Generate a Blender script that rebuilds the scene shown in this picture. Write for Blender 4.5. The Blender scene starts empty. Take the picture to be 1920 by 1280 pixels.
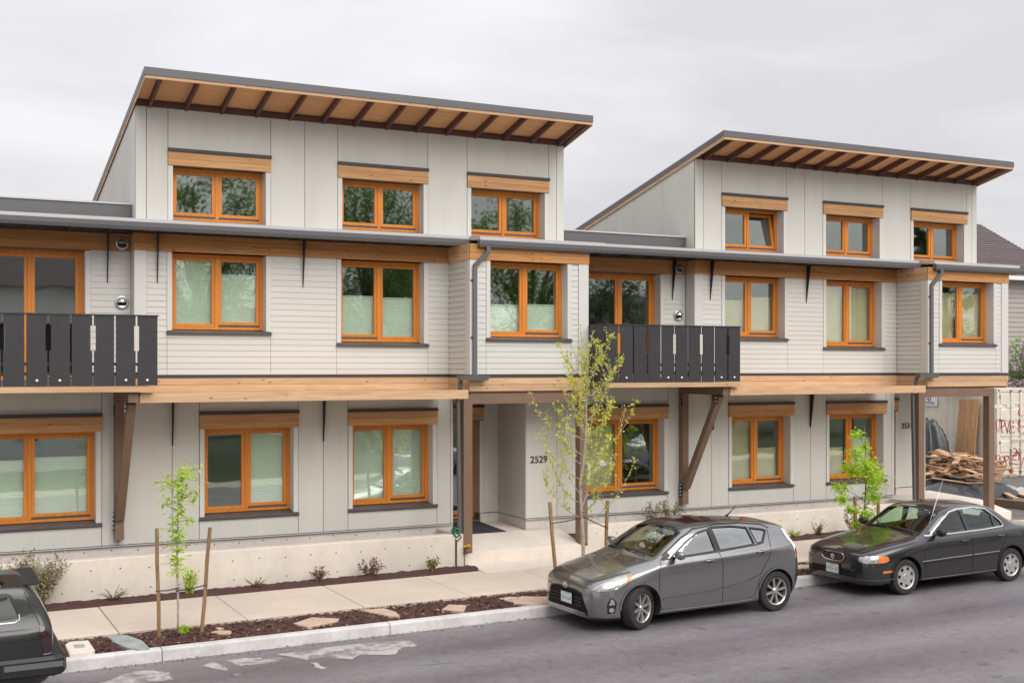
import bpy, bmesh, math, random
from mathutils import Vector, Matrix
from mathutils.bvhtree import BVHTree
R = math.radians
rnd = random.Random(7)
S = bpy.context.scene
COL = S.collection

# ------------------------------------------------------------------ camera, sky, sun, exposure
CAM_H, FPX, CXP, CYP, YAW = 3.7, 2240.0, 960.0, 688.0, R(63.2)
cam = bpy.data.cameras.new('camera')
cam.sensor_width = 36.0
cam.lens = 36.0 * FPX / 1920.0
cam.shift_y = (CYP - 640.0) / 1920.0
cam.clip_end = 2000
camo = bpy.data.objects.new('camera', cam)
camo.location = (0, 0, CAM_H)
camo.rotation_euler = (R(90), 0, YAW - R(90))
COL.objects.link(camo)
S.camera = camo

SUN_EL, SUN_AZ = R(42), R(168)      # azimuth measured clockwise from +Y: behind the camera
W = bpy.data.worlds.new('World')
S.world = W
W.use_nodes = True
wn, wl = W.node_tree.nodes, W.node_tree.links
wn.clear()
wout = wn.new('ShaderNodeOutputWorld')
wbg = wn.new('ShaderNodeBackground')
wsky = wn.new('ShaderNodeTexSky')
wsky.sky_type = 'NISHITA'
wsky.sun_disc = False
wsky.sun_elevation = SUN_EL
wsky.sun_rotation = SUN_AZ
wsky.dust_density = 4.0
wtc = wn.new('ShaderNodeTexCoord')
wmap = wn.new('ShaderNodeMapping')
wmap.inputs['Scale'].default_value = (1.0, 1.0, 4.2)
wno = wn.new('ShaderNodeTexNoise')
wno.inputs['Scale'].default_value = 2.3
wno.inputs['Detail'].default_value = 5.0
wno.inputs['Roughness'].default_value = 0.5
wno.inputs['Distortion'].default_value = 0.5
wr = wn.new('ShaderNodeValToRGB')       # cloud deck: grey undersides to bright gaps
wr.color_ramp.elements[0].position = 0.36
wr.color_ramp.elements[0].color = (4.95, 4.86, 5.02, 1)
wr.color_ramp.elements[1].position = 0.62
wr.color_ramp.elements[1].color = (6.45, 6.33, 6.43, 1)
wmix = wn.new('ShaderNodeMixRGB')       # thin the clear sky behind the cloud deck
wmix.inputs[0].default_value = 0.93
wbg.inputs['Strength'].default_value = 0.1
wl.new(wtc.outputs['Generated'], wmap.inputs['Vector'])
wl.new(wmap.outputs['Vector'], wno.inputs['Vector'])
wl.new(wno.outputs['Fac'], wr.inputs['Fac'])
wl.new(wsky.outputs['Color'], wmix.inputs[1])
wl.new(wr.outputs['Color'], wmix.inputs[2])
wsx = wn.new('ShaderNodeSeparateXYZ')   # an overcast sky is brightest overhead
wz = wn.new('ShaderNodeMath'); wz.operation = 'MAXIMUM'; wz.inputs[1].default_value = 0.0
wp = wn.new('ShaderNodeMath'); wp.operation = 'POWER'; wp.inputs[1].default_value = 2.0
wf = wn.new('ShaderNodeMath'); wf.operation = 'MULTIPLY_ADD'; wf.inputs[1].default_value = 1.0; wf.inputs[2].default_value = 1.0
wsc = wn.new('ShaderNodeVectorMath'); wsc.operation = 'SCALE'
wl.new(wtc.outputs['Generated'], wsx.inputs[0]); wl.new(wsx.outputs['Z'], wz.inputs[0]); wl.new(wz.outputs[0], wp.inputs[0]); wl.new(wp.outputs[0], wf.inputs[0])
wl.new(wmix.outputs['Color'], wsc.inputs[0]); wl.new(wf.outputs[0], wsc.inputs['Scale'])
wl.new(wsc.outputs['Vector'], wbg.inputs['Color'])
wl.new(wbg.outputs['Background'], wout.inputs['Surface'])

sun = bpy.data.lights.new('sun', 'SUN')
sun.energy = 1.5
sun.angle = R(50)
sun.color = (1.0, 0.97, 0.93)
suno = bpy.data.objects.new('sun', sun)
sd = Vector((math.sin(SUN_AZ) * math.cos(SUN_EL), math.cos(SUN_AZ) * math.cos(SUN_EL), math.sin(SUN_EL)))
suno.rotation_euler = sd.to_track_quat('Z', 'Y').to_euler()
suno.location = (0, -20, 40)
COL.objects.link(suno)

S.view_settings.view_transform = 'Standard'
S.view_settings.look = 'None'
S.view_settings.exposure = 0.55
S.view_settings.gamma = 1.0
S.render.engine = 'CYCLES'

# ------------------------------------------------------------------ pixel -> place helpers
VX, VY = math.cos(YAW), math.sin(YAW)
def ray(px, py):
    a = (px - CXP) / FPX
    return (VX + VY * a, VY - VX * a, (CYP - py) / FPX)
def xat(px, Y):                       # world X seen at pixel column px on the plane Y
    d = ray(px, 0); return d[0] / d[1] * Y
def atY(px, py, Y):
    d = ray(px, py); t = Y / d[1]; return (d[0] * t, Y, CAM_H + d[2] * t)
SLOPE = 0.0085
def G(X):                             # the street climbs gently to the right
    return SLOPE * (X - 1.7)
def ground(px, py, h=0.0):            # point of the sloping ground (raised by h) under a pixel
    d = ray(px, py)
    t = (h - SLOPE * 1.7 - CAM_H) / (d[2] - SLOPE * d[0])
    return Vector((d[0] * t, d[1] * t, CAM_H + d[2] * t))

# ------------------------------------------------------------------ materials
MAT = {}
def nt(name):
    m = bpy.data.materials.new(name); m.use_nodes = True
    n = m.node_tree.nodes; l = m.node_tree.links
    b = n['Principled BSDF']
    MAT[name] = m
    return m, n, l, b
def rgb(c): return (c[0], c[1], c[2], 1)
def basic(name, c, rough=0.6, metal=0.0, var=0.08, scale=3.0, bump=0.0, bscale=40.0, stretch=(1, 1, 1), c2=None,
          spec=0.5, coat=0.0, objvar=0.0, dirt=0.0):
    m, n, l, b = nt(name)
    tc = n.new('ShaderNodeTexCoord'); mp = n.new('ShaderNodeMapping')
    mp.inputs['Scale'].default_value = stretch
    l.new(tc.outputs['Object'], mp.inputs['Vector'])
    no = n.new('ShaderNodeTexNoise'); no.inputs['Scale'].default_value = scale
    no.inputs['Detail'].default_value = 6; no.inputs['Roughness'].default_value = 0.62
    l.new(mp.outputs['Vector'], no.inputs['Vector'])
    cr = n.new('ShaderNodeValToRGB')
    a = c2 if c2 else tuple(x * (1 - var) for x in c)
    e = c if c2 else tuple(min(1, x * (1 + var)) for x in c)
    cr.color_ramp.elements[0].position = 0.3; cr.color_ramp.elements[1].position = 0.7
    cr.color_ramp.elements[0].color = rgb(a); cr.color_ramp.elements[1].color = rgb(e)
    l.new(no.outputs['Fac'], cr.inputs['Fac'])
    out = cr.outputs['Color']
    if objvar:
        oi = n.new('ShaderNodeObjectInfo'); mr = n.new('ShaderNodeMapRange')
        mr.inputs['To Min'].default_value = 1 - objvar; mr.inputs['To Max'].default_value = 1 + objvar
        l.new(oi.outputs['Random'], mr.inputs['Value'])
        mx = n.new('ShaderNodeVectorMath'); mx.operation = 'SCALE'
        l.new(out, mx.inputs[0]); l.new(mr.outputs['Result'], mx.inputs['Scale'])
        out = mx.outputs['Vector']
    if dirt:
        n2 = n.new('ShaderNodeTexNoise'); n2.inputs['Scale'].default_value = scale * 7; n2.inputs['Detail'].default_value = 8
        l.new(mp.outputs['Vector'], n2.inputs['Vector'])
        r2 = n.new('ShaderNodeValToRGB')
        r2.color_ramp.elements[0].position = 0.25; r2.color_ramp.elements[1].position = 0.55
        r2.color_ramp.elements[0].color = (1 - dirt,) * 3 + (1,); r2.color_ramp.elements[1].color = (1, 1, 1, 1)
        l.new(n2.outputs['Fac'], r2.inputs['Fac'])
        m2 = n.new('ShaderNodeMixRGB'); m2.blend_type = 'MULTIPLY'; m2.inputs[0].default_value = 1
        l.new(out, m2.inputs[1]); l.new(r2.outputs['Color'], m2.inputs[2]); out = m2.outputs['Color']
    l.new(out, b.inputs['Base Color'])
    b.inputs['Roughness'].default_value = rough; b.inputs['Metallic'].default_value = metal
    b.inputs['Specular IOR Level'].default_value = spec
    b.inputs['Coat Weight'].default_value = coat; b.inputs['Coat Roughness'].default_value = 0.04
    if bump:
        n3 = n.new('ShaderNodeTexNoise'); n3.inputs['Scale'].default_value = bscale; n3.inputs['Detail'].default_value = 5
        l.new(mp.outputs['Vector'], n3.inputs['Vector'])
        bp = n.new('ShaderNodeBump'); bp.inputs['Strength'].default_value = bump; bp.inputs['Distance'].default_value = 0.02
        l.new(n3.outputs['Fac'], bp.inputs['Height']); l.new(bp.outputs['Normal'], b.inputs['Normal'])
    return m

def wood(name, c, cdark, axis=0, rough=0.65, knots=True, objvar=0.12):
    m, n, l, b = nt(name)
    st = [14, 14, 14]; st[axis] = 0.9
    tc = n.new('ShaderNodeTexCoord'); mp = n.new('ShaderNodeMapping'); mp.inputs['Scale'].default_value = st
    oi = n.new('ShaderNodeObjectInfo')
    ad = n.new('ShaderNodeVectorMath'); ad.operation = 'ADD'
    cx = n.new('ShaderNodeMath'); cx.operation = 'MULTIPLY'; cx.inputs[1].default_value = 37
    l.new(oi.outputs['Random'], cx.inputs[0])
    l.new(tc.outputs['Object'], ad.inputs[0]); l.new(cx.outputs[0], ad.inputs[1])
    l.new(ad.outputs['Vector'], mp.inputs['Vector'])
    no = n.new('ShaderNodeTexNoise'); no.inputs['Scale'].default_value = 1.6; no.inputs['Detail'].default_value = 7
    no.inputs['Distortion'].default_value = 0.8
    l.new(mp.outputs['Vector'], no.inputs['Vector'])
    cr = n.new('ShaderNodeValToRGB')
    cr.color_ramp.elements[0].position = 0.3; cr.color_ramp.elements[1].position = 0.68
    cr.color_ramp.elements[0].color = rgb(cdark); cr.color_ramp.elements[1].color = rgb(c)
    l.new(no.outputs['Fac'], cr.inputs['Fac'])
    out = cr.outputs['Color']
    mr = n.new('ShaderNodeMapRange'); mr.inputs['To Min'].default_value = 1 - objvar; mr.inputs['To Max'].default_value = 1 + objvar
    l.new(oi.outputs['Random'], mr.inputs['Value'])
    sc = n.new('ShaderNodeVectorMath'); sc.operation = 'SCALE'
    l.new(out, sc.inputs[0]); l.new(mr.outputs['Result'], sc.inputs['Scale']); out = sc.outputs['Vector']
    if knots:
        mk = n.new('ShaderNodeMapping'); sk = [0.0, 0.0, 0.0]; sk[axis] = 3.4; sk[{0: 2, 1: 2, 2: 1}[axis]] = 8.5; mk.inputs['Scale'].default_value = sk
        l.new(ad.outputs['Vector'], mk.inputs['Vector'])
        vo = n.new('ShaderNodeTexVoronoi'); vo.inputs['Scale'].default_value = 1.0
        l.new(mk.outputs['Vector'], vo.inputs['Vector'])
        rk = n.new('ShaderNodeValToRGB')
        rk.color_ramp.elements[0].position = 0.06; rk.color_ramp.elements[1].position = 0.14
        rk.color_ramp.elements[0].color = (0.3, 0.22, 0.18, 1); rk.color_ramp.elements[1].color = (1, 1, 1, 1)
        l.new(vo.outputs['Distance'], rk.inputs['Fac'])
        mm = n.new('ShaderNodeMixRGB'); mm.blend_type = 'MULTIPLY'; mm.inputs[0].default_value = 0.8
        l.new(out, mm.inputs[1]); l.new(rk.outputs['Color'], mm.inputs[2]); out = mm.outputs['Color']
    l.new(out, b.inputs['Base Color'])
    b.inputs['Roughness'].default_value = rough
    bp = n.new('ShaderNodeBump'); bp.inputs['Strength'].default_value = 0.15; bp.inputs['Distance'].default_value = 0.01
    l.new(no.outputs['Fac'], bp.inputs['Height']); l.new(bp.outputs['Normal'], b.inputs['Normal'])
    return m

def glass(name, tint=(0.75, 0.85, 0.8), base=0.16, rough=0.0, wob=0.0):
    m, n, l, b = nt(name)
    n.remove(b)
    out = n['Material Output']
    tr = n.new('ShaderNodeBsdfTransparent'); tr.inputs['Color'].default_value = rgb(tint)
    gl = n.new('ShaderNodeBsdfGlossy'); gl.inputs['Roughness'].default_value = rough
    gl.inputs['Color'].default_value = (0.95, 1, 0.97, 1)
    lw = n.new('ShaderNodeLayerWeight'); lw.inputs['Blend'].default_value = 0.5      # same from both sides of a thin pane
    pw = n.new('ShaderNodeMath'); pw.operation = 'POWER'; pw.inputs[1].default_value = 4.0
    l.new(lw.outputs['Facing'], pw.inputs[0])
    mr = n.new('ShaderNodeMapRange'); mr.inputs['To Min'].default_value = base; mr.inputs['To Max'].default_value = 1
    l.new(pw.outputs[0], mr.inputs['Value'])
    mx = n.new('ShaderNodeMixShader')
    l.new(mr.outputs['Result'], mx.inputs['Fac']); l.new(tr.outputs[0], mx.inputs[1]); l.new(gl.outputs[0], mx.inputs[2])
    l.new(mx.outputs[0], out.inputs['Surface'])
    if wob:
        tc = n.new('ShaderNodeTexCoord'); no = n.new('ShaderNodeTexNoise'); no.inputs['Scale'].default_value = 1.7
        no.inputs['Detail'].default_value = 1
        l.new(tc.outputs['Object'], no.inputs['Vector'])
        bp = n.new('ShaderNodeBump'); bp.inputs['Strength'].default_value = wob; bp.inputs['Distance'].default_value = 0.02
        l.new(no.outputs['Fac'], bp.inputs['Height'])
        l.new(bp.outputs['Normal'], gl.inputs['Normal'])
    return m

basic('panel', (0.605, 0.597, 0.545), 0.75, var=0.05, scale=1.3, stretch=(2.0, 2.0, 0.3), objvar=0.022, bump=0.03, bscale=90)
basic('siding', (0.62, 0.61, 0.57), 0.7, var=0.03, scale=1.1, objvar=0.025, bump=0.05, bscale=60, stretch=(0.4, 1, 1))
basic('trim', (0.64, 0.625, 0.59), 0.65, var=0.02)
basic('backing', (0.16, 0.155, 0.15), 0.9)
wood('cedar', (0.64, 0.42, 0.245), (0.50, 0.30, 0.16), 0)
wood('cedar_y', (0.64, 0.42, 0.245), (0.50, 0.30, 0.16), 1)
wood('cedar_z', (0.56, 0.33, 0.17), (0.40, 0.21, 0.10), 2)
wood('cedar_shaded', (0.56, 0.27, 0.09), (0.40, 0.17, 0.05), 0)  # cedar again, deeper: the shade under the eaves is put into the beam colour
wood('cedar_lintel', (0.63, 0.35, 0.155), (0.47, 0.235, 0.09), 0)
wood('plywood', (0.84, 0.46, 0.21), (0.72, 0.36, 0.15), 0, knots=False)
wood('scrap', (0.64, 0.42, 0.26), (0.36, 0.20, 0.11), 0, objvar=0.38)
wood('stake', (0.34, 0.21, 0.10), (0.20, 0.12, 0.055), 2, knots=False)
basic('brownpaint', (0.19, 0.118, 0.078), 0.6, var=0.08, scale=4, bump=0.06)
basic('rafter', (0.125, 0.056, 0.046), 0.65, var=0.15, scale=5)
wood('orange', (0.76, 0.265, 0.03), (0.60, 0.19, 0.022), 2, 0.42, False, 0.09)
basic('gutter', (0.125, 0.123, 0.128), 0.45, var=0.04, scale=2)
basic('lip', (0.55, 0.54, 0.55), 0.4, var=0.05)
basic('flash', (0.05, 0.045, 0.05), 0.5, var=0.1)
basic('sill', (0.085, 0.075, 0.08), 0.5, var=0.1)
basic('railboard', (0.034, 0.033, 0.035), 0.5, var=0.12, scale=2, dirt=0.15)
basic('steel', (0.6, 0.6, 0.6), 0.3, metal=0.9, var=0.1)
basic('blacksteel', (0.018, 0.016, 0.018), 0.55)
basic('concrete', (0.70, 0.63, 0.55), 0.85, var=0.10, scale=1.3, bump=0.12, bscale=30, dirt=0.06, objvar=0.03)
basic('foundation', (0.66, 0.61, 0.56), 0.85, var=0.10, scale=1.6, bump=0.12, bscale=30, dirt=0.08)
basic('walkway', (0.60, 0.515, 0.43), 0.85, var=0.08, scale=0.8, bump=0.15, bscale=60, dirt=0.06, objvar=0.035)
basic('kerbstone', (0.60, 0.58, 0.565), 0.85, var=0.16, scale=2.2, bump=0.2, bscale=30, dirt=0.12, objvar=0.04)
basic('hole', (0.06, 0.05, 0.045), 0.9)
basic('blind', (0.80, 0.84, 0.79), 0.8, var=0.03)
basic('paper', (0.66, 0.54, 0.34), 0.85, var=0.08, scale=4)
basic('room', (0.20, 0.19, 0.17), 0.9, var=0.2, scale=1)
basic('white', (0.78, 0.78, 0.76), 0.5, var=0.03)
basic('black', (0.012, 0.012, 0.013), 0.5)
basic('mat_rubber', (0.035, 0.036, 0.042), 0.9, bump=0.3, bscale=150)
glass('window_glass', (0.95, 1.0, 0.96), 0.17, rough=0.02, wob=0.07)

# ------------------------------------------------------------------ mesh helpers
class MB:
    def __init__(s): s.v = []; s.f = []
    def add(s, vs, fs):
        o = len(s.v); s.v += [tuple(p) for p in vs]; s.f += [tuple(i + o for i in f) for f in fs]; return s
    def box(s, x0, x1, y0, y1, z0, z1):
        return s.add([(x0, y0, z0), (x1, y0, z0), (x1, y1, z0), (x0, y1, z0), (x0, y0, z1), (x1, y0, z1), (x1, y1, z1), (x0, y1, z1)],
                     [(3, 2, 1, 0), (4, 5, 6, 7), (0, 1, 5, 4), (1, 2, 6, 5), (2, 3, 7, 6), (3, 0, 4, 7)])
    def hexa(s, b, t):                      # bottom quad, top quad (ccw from above)
        return s.add(list(b) + list(t), [(3, 2, 1, 0), (4, 5, 6, 7), (0, 1, 5, 4), (1, 2, 6, 5), (2, 3, 7, 6), (3, 0, 4, 7)])
    def prism(s, poly, d):                  # planar polygon extruded by vector d
        n = len(poly); d = Vector(d)
        vs = [Vector(p) for p in poly]; vs += [p + d for p in vs]
        return s.add(vs, [tuple(range(n - 1, -1, -1)), tuple(range(n, 2 * n))] + [(i, (i + 1) % n, n + (i + 1) % n, n + i) for i in range(n)])
    def bar(s, a, b, w, h, up=(0, 0, 1)):   # rectangular bar from a to b
        a, b = Vector(a), Vector(b); d = (b - a).normalized(); r = d.cross(Vector(up))
        if r.length < 1e-4: r = d.cross(Vector((1, 0, 0)))
        r.normalize(); u = r.cross(d)
        r *= w / 2; u *= h / 2
        return s.add([a - r - u, a + r - u, a + r + u, a - r + u, b - r - u, b + r - u, b + r + u, b - r + u],
                     [(0, 1, 2, 3), (7, 6, 5, 4), (1, 0, 4, 5), (2, 1, 5, 6), (3, 2, 6, 7), (0, 3, 7, 4)])
    def tube(s, pts, rad, n=8, cap=True):
        pts = [Vector(p) for p in pts]; rad = rad if isinstance(rad, (list, tuple)) else [rad] * len(pts)
        rings = []; ref = None
        for i, p in enumerate(pts):
            d = (pts[min(i + 1, len(pts) - 1)] - pts[max(i - 1, 0)])
            d = d.normalized() if d.length > 1e-9 else Vector((0, 0, 1))
            if ref is None:
                ref = d.cross(Vector((0.31, 0.2, 0.93)));
                if ref.length < 1e-3: ref = d.cross(Vector((1, 0, 0)))
            ref = (ref - d * ref.dot(d)).normalized(); bi = d.cross(ref)
            rings.append([p + (ref * math.cos(2 * math.pi * k / n) + bi * math.sin(2 * math.pi * k / n)) * rad[i] for k in range(n)])
        fs = [(i * n + k, i * n + (k + 1) % n, (i + 1) * n + (k + 1) % n, (i + 1) * n + k) for i in range(len(pts) - 1) for k in range(n)]
        if cap: fs += [tuple(range(n - 1, -1, -1)), tuple((len(pts) - 1) * n + k for k in range(n))]
        return s.add([q for r in rings for q in r], fs)
    def lathe(s, prof, c, axis='y', n=24):  # profile of (radius, height along axis) about a centre
        vs = []
        for r, h in prof:
            for k in range(n):
                a = 2 * math.pi * k / n; p, q = r * math.cos(a), r * math.sin(a)
                vs.append({'y': (c[0] + p, c[1] + h, c[2] + q), 'z': (c[0] + p, c[1] + q, c[2] + h), 'x': (c[0] + h, c[1] + p, c[2] + q)}[axis])
        fs = [(i * n + k, i * n + (k + 1) % n, (i + 1) * n + (k + 1) % n, (i + 1) * n + k) for i in range(len(prof) - 1) for k in range(n)]
        return s.add(vs, fs)
    def build(s, name, mat, parent=None, smooth=False):
        me = bpy.data.meshes.new(name); me.from_pydata(s.v, [], s.f); me.update()
        return link(name, me, mat, parent, smooth)
def link(name, me, mat, parent=None, smooth=False):
    if mat is not None:
        me.materials.clear(); me.materials.append(MAT[mat] if isinstance(mat, str) else mat)
    if smooth: me.polygons.foreach_set('use_smooth', [True] * len(me.polygons))
    o = bpy.data.objects.new(name, me); COL.objects.link(o)
    if parent: attach(o, parent)
    return o
ORIGIN = {}
def attach(o, parent):
    o.parent = parent
    if parent.name in ORIGIN: o.matrix_parent_inverse = ORIGIN[parent.name].inverted()
def thing(name, label, cat, loc, group=None, rot=None, local=False):
    o = bpy.data.objects.new(name, None); o.empty_display_size = 0.2; COL.objects.link(o)
    o.location = loc
    if rot: o.rotation_euler = rot
    tag(o, label, cat, group)
    if not local: ORIGIN[o.name] = Matrix.Translation(Vector(loc))     # children carry world coordinates
    return o
def tag(o, label=None, cat=None, group=None, kind=None):
    if label: o['label'] = label
    if cat: o['category'] = cat
    if group: o['group'] = group
    if kind: o['kind'] = kind
    return o
def cells(x0, x1, z0, z1, holes):           # rectangles left of a wall once the holes are cut
    xs = sorted({x0, x1} | {min(max(v, x0), x1) for h in holes for v in h[:2]})
    out = []
    for a, b in zip(xs, xs[1:]):
        if b - a < 1e-5: continue
        spans = sorted((max(h[2], z0), min(h[3], z1)) for h in holes if h[0] < b - 1e-6 and h[1] > a + 1e-6)
        z = z0
        for s0, s1 in spans:
            if s0 > z + 1e-5: out.append((a, b, z, s0))
            z = max(z, s1)
        if z1 > z + 1e-5: out.append((a, b, z, z1))
    return out
def text_mesh(name, body, size, mat, parent, loc, rot, depth=0.006, align='LEFT'):
    cu = bpy.data.curves.new(name, 'FONT'); cu.body = body; cu.size = size; cu.extrude = depth; cu.align_x = align
    tmp = bpy.data.objects.new(name + '_src', cu); COL.objects.link(tmp)
    dg = bpy.context.evaluated_depsgraph_get(); me = bpy.data.meshes.new_from_object(tmp.evaluated_get(dg))
    bpy.data.objects.remove(tmp); bpy.data.curves.remove(cu)
    M = Matrix.Translation(Vector(loc)) @ rot.to_matrix().to_4x4()
    me.transform(M)
    return link(name, me, mat, parent)
# ------------------------------------------------------------------ ground, road, kerb, walks
YK0, YK1, YS0, YS1, YWALL = 15.38, 15.53, 16.56, 18.47, 19.0     # kerb front/back, walk front/back, low wall face
def gsheet(name, mat, x0, x1, y0, y1, h, nx=1, ny=1, jit=0.0, parent=None, kind='structure'):
    vs = []; fs = []
    for j in range(ny + 1):
        for i in range(nx + 1):
            x = x0 + (x1 - x0) * i / nx; y = y0 + (y1 - y0) * j / ny
            e = 0 if i in (0, nx) or j in (0, ny) else jit * (rnd.random() - 0.3)
            vs.append((x, y, G(x) + h + e))
    for j in range(ny):
        for i in range(nx):
            a = j * (nx + 1) + i; fs.append((a, a + 1, a + nx + 2, a + nx + 1))
    o = MB().add(vs, fs).build(name, mat, parent, smooth=jit > 0)
    if kind and not parent: o['kind'] = kind
    return o

def asphalt(name, wet=False):
    m, n, l, b = nt(name)
    tc = n.new('ShaderNodeTexCoord')
    def noise(s, d=6, st=None, rough=0.6):
        no = n.new('ShaderNodeTexNoise'); no.inputs['Scale'].default_value = s; no.inputs['Detail'].default_value = d
        no.inputs['Roughness'].default_value = rough
        if st:
            mp = n.new('ShaderNodeMapping'); mp.inputs['Scale'].default_value = st
            l.new(tc.outputs['Object'], mp.inputs['Vector']); l.new(mp.outputs['Vector'], no.inputs['Vector'])
        else: l.new(tc.outputs['Object'], no.inputs['Vector'])
        return no
    def ramp(src, p0, c0, p1, c1):
        r = n.new('ShaderNodeValToRGB'); r.color_ramp.elements[0].position = p0; r.color_ramp.elements[1].position = p1
        r.color_ramp.elements[0].color = rgb(c0); r.color_ramp.elements[1].color = rgb(c1); l.new(src, r.inputs['Fac']); return r
    def mul(a, c, f=1.0):
        x = n.new('ShaderNodeMixRGB'); x.blend_type = 'MULTIPLY'; x.inputs[0].default_value = f; l.new(a, x.inputs[1]); l.new(c, x.inputs[2]); return x.outputs[0]
    big = noise(0.9, 5, (0.35, 1.0, 1.0))
    c = ramp(big.outputs['Fac'], 0.32, (0.145, 0.134, 0.144), 0.68, (0.245, 0.23, 0.241)).outputs[0]
    fine = noise(120, 3, rough=0.8)
    c = mul(c, ramp(fine.outputs['Fac'], 0.3, (0.62, 0.62, 0.62), 0.7, (1.3, 1.3, 1.3)).outputs[0])
    mid = noise(9, 8)
    c = mul(c, ramp(mid.outputs['Fac'], 0.35, (0.86, 0.84, 0.83), 0.6, (1.05, 1.05, 1.05)).outputs[0])
    # fine cracks where a noise mask lets them show, and darker wheel tracks along the lane
    wp = n.new('ShaderNodeTexNoise'); wp.inputs['Scale'].default_value = 1.3; wp.inputs['Detail'].default_value = 6; l.new(tc.outputs['Object'], wp.inputs['Vector'])
    ad = n.new('ShaderNodeVectorMath'); ad.operation = 'MULTIPLY_ADD'; ad.inputs[1].default_value = (0.9, 0.9, 0.9)
    l.new(wp.outputs['Color'], ad.inputs[0]); l.new(tc.outputs['Object'], ad.inputs[2])
    vo = n.new('ShaderNodeTexVoronoi'); vo.feature = 'DISTANCE_TO_EDGE'; vo.inputs['Scale'].default_value = 0.42; l.new(ad.outputs['Vector'], vo.inputs['Vector'])
    ck = ramp(vo.outputs['Distance'], 0.002, (0.45, 0.44, 0.44), 0.006, (1, 1, 1))
    cm = n.new('ShaderNodeMixRGB'); cm.blend_type = 'MULTIPLY'; mk = ramp(mid.outputs['Fac'], 0.45, (0, 0, 0), 0.6, (0.75, 0.75, 0.75)); l.new(mk.outputs[0], cm.inputs[0])
    l.new(c, cm.inputs[1]); l.new(ck.outputs[0], cm.inputs[2]); c = cm.outputs[0]
    sp_ = n.new('ShaderNodeSeparateXYZ'); l.new(tc.outputs['Object'], sp_.inputs[0])
    sn = n.new('ShaderNodeMath'); sn.operation = 'SINE'; ml_ = n.new('ShaderNodeMath'); ml_.operation = 'MULTIPLY'; ml_.inputs[1].default_value = 3.6
    l.new(sp_.outputs['Y'], ml_.inputs[0]); l.new(ml_.outputs[0], sn.inputs[0])
    hm = n.new('ShaderNodeMath'); hm.operation = 'MULTIPLY_ADD'; hm.inputs[1].default_value = 0.25; hm.inputs[2].default_value = 0.25; l.new(sn.outputs[0], hm.inputs[0])
    h2 = n.new('ShaderNodeMath'); h2.operation = 'MULTIPLY_ADD'; h2.inputs[1].default_value = 0.9; l.new(big.outputs['Fac'], h2.inputs[0]); l.new(hm.outputs[0], h2.inputs[2])
    c = mul(c, ramp(h2.outputs[0], 0.45, (1.06, 1.05, 1.05), 0.85, (0.80, 0.79, 0.80)).outputs[0])
    oil = noise(2.6, 3); c = mul(c, ramp(oil.outputs['Fac'], 0.27, (0.62, 0.60, 0.60), 0.36, (1, 1, 1)).outputs[0])
    l.new(c, b.inputs['Base Color'])
    rr = n.new('ShaderNodeMapRange'); rr.inputs['To Min'].default_value = 0.42; rr.inputs['To Max'].default_value = 0.7
    l.new(big.outputs['Fac'], rr.inputs['Value']); l.new(rr.outputs['Result'], b.inputs['Roughness'])
    bp = n.new('ShaderNodeBump'); bp.inputs['Strength'].default_value = 0.35; bp.inputs['Distance'].default_value = 0.006
    l.new(fine.outputs['Fac'], bp.inputs['Height']); l.new(bp.outputs['Normal'], b.inputs['Normal'])
asphalt('asphalt')
basic('soil', (0.075, 0.034, 0.028), 0.95, var=0.35, scale=25, bump=0.9, bscale=60)
basic('dirt', (0.20, 0.17, 0.145), 0.95, var=0.25, scale=2, bump=0.5, bscale=30, dirt=0.2)
basic('lot', (0.15, 0.145, 0.14), 0.95, var=0.25, scale=3, bump=0.6, bscale=60, dirt=0.3)
def residue():
    m = basic('residue', (0.44, 0.41, 0.39), 0.9, var=0.12, scale=4, dirt=0.25); n, l = m.node_tree.nodes, m.node_tree.links
    tc = n.new('ShaderNodeTexCoord'); no = n.new('ShaderNodeTexNoise'); no.inputs['Scale'].default_value = 3.5; no.inputs['Detail'].default_value = 9; no.inputs['Roughness'].default_value = 0.7
    l.new(tc.outputs['Object'], no.inputs['Vector']); mr = n.new('ShaderNodeMapRange'); mr.inputs['From Min'].default_value = 0.30; mr.inputs['From Max'].default_value = 0.55
    l.new(no.outputs['Fac'], mr.inputs['Value']); l.new(mr.outputs['Result'], n['Principled BSDF'].inputs['Alpha'])
residue()

g = MB().add([(-300, 19.05, -0.06), (420, 19.05, -0.06), (420, 700, -0.06), (-300, 700, -0.06)], [(0, 1, 2, 3)]).build('ground', 'dirt')
g['kind'] = 'structure'
g2 = MB().add([(-300, -300, -0.9), (420, -300, -0.9), (420, 5.0, -0.9), (-300, 5.0, -0.9)], [(0, 1, 2, 3)]).build('ground', 'dirt')
g2['kind'] = 'structure'
gsheet('road', 'asphalt', -60, 110, 4.0, YK0 + 0.02, 0.0, 1, 1)
gsheet('far_pavement', 'walkway', -60, 110, 2.2, 4.0, 0.0, 1, 1)
leafless = basic('lawn', (0.07, 0.085, 0.04), 0.95, var=0.3, scale=3, bump=0.8, bscale=60)
gsheet('lawn', 'lawn', -60, 110, -40.0, 2.2, -0.02, 1, 1)
gsheet('building_lot', 'lot', 19.2, 60, 19.0, 70, 0.055, 1, 1)

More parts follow.
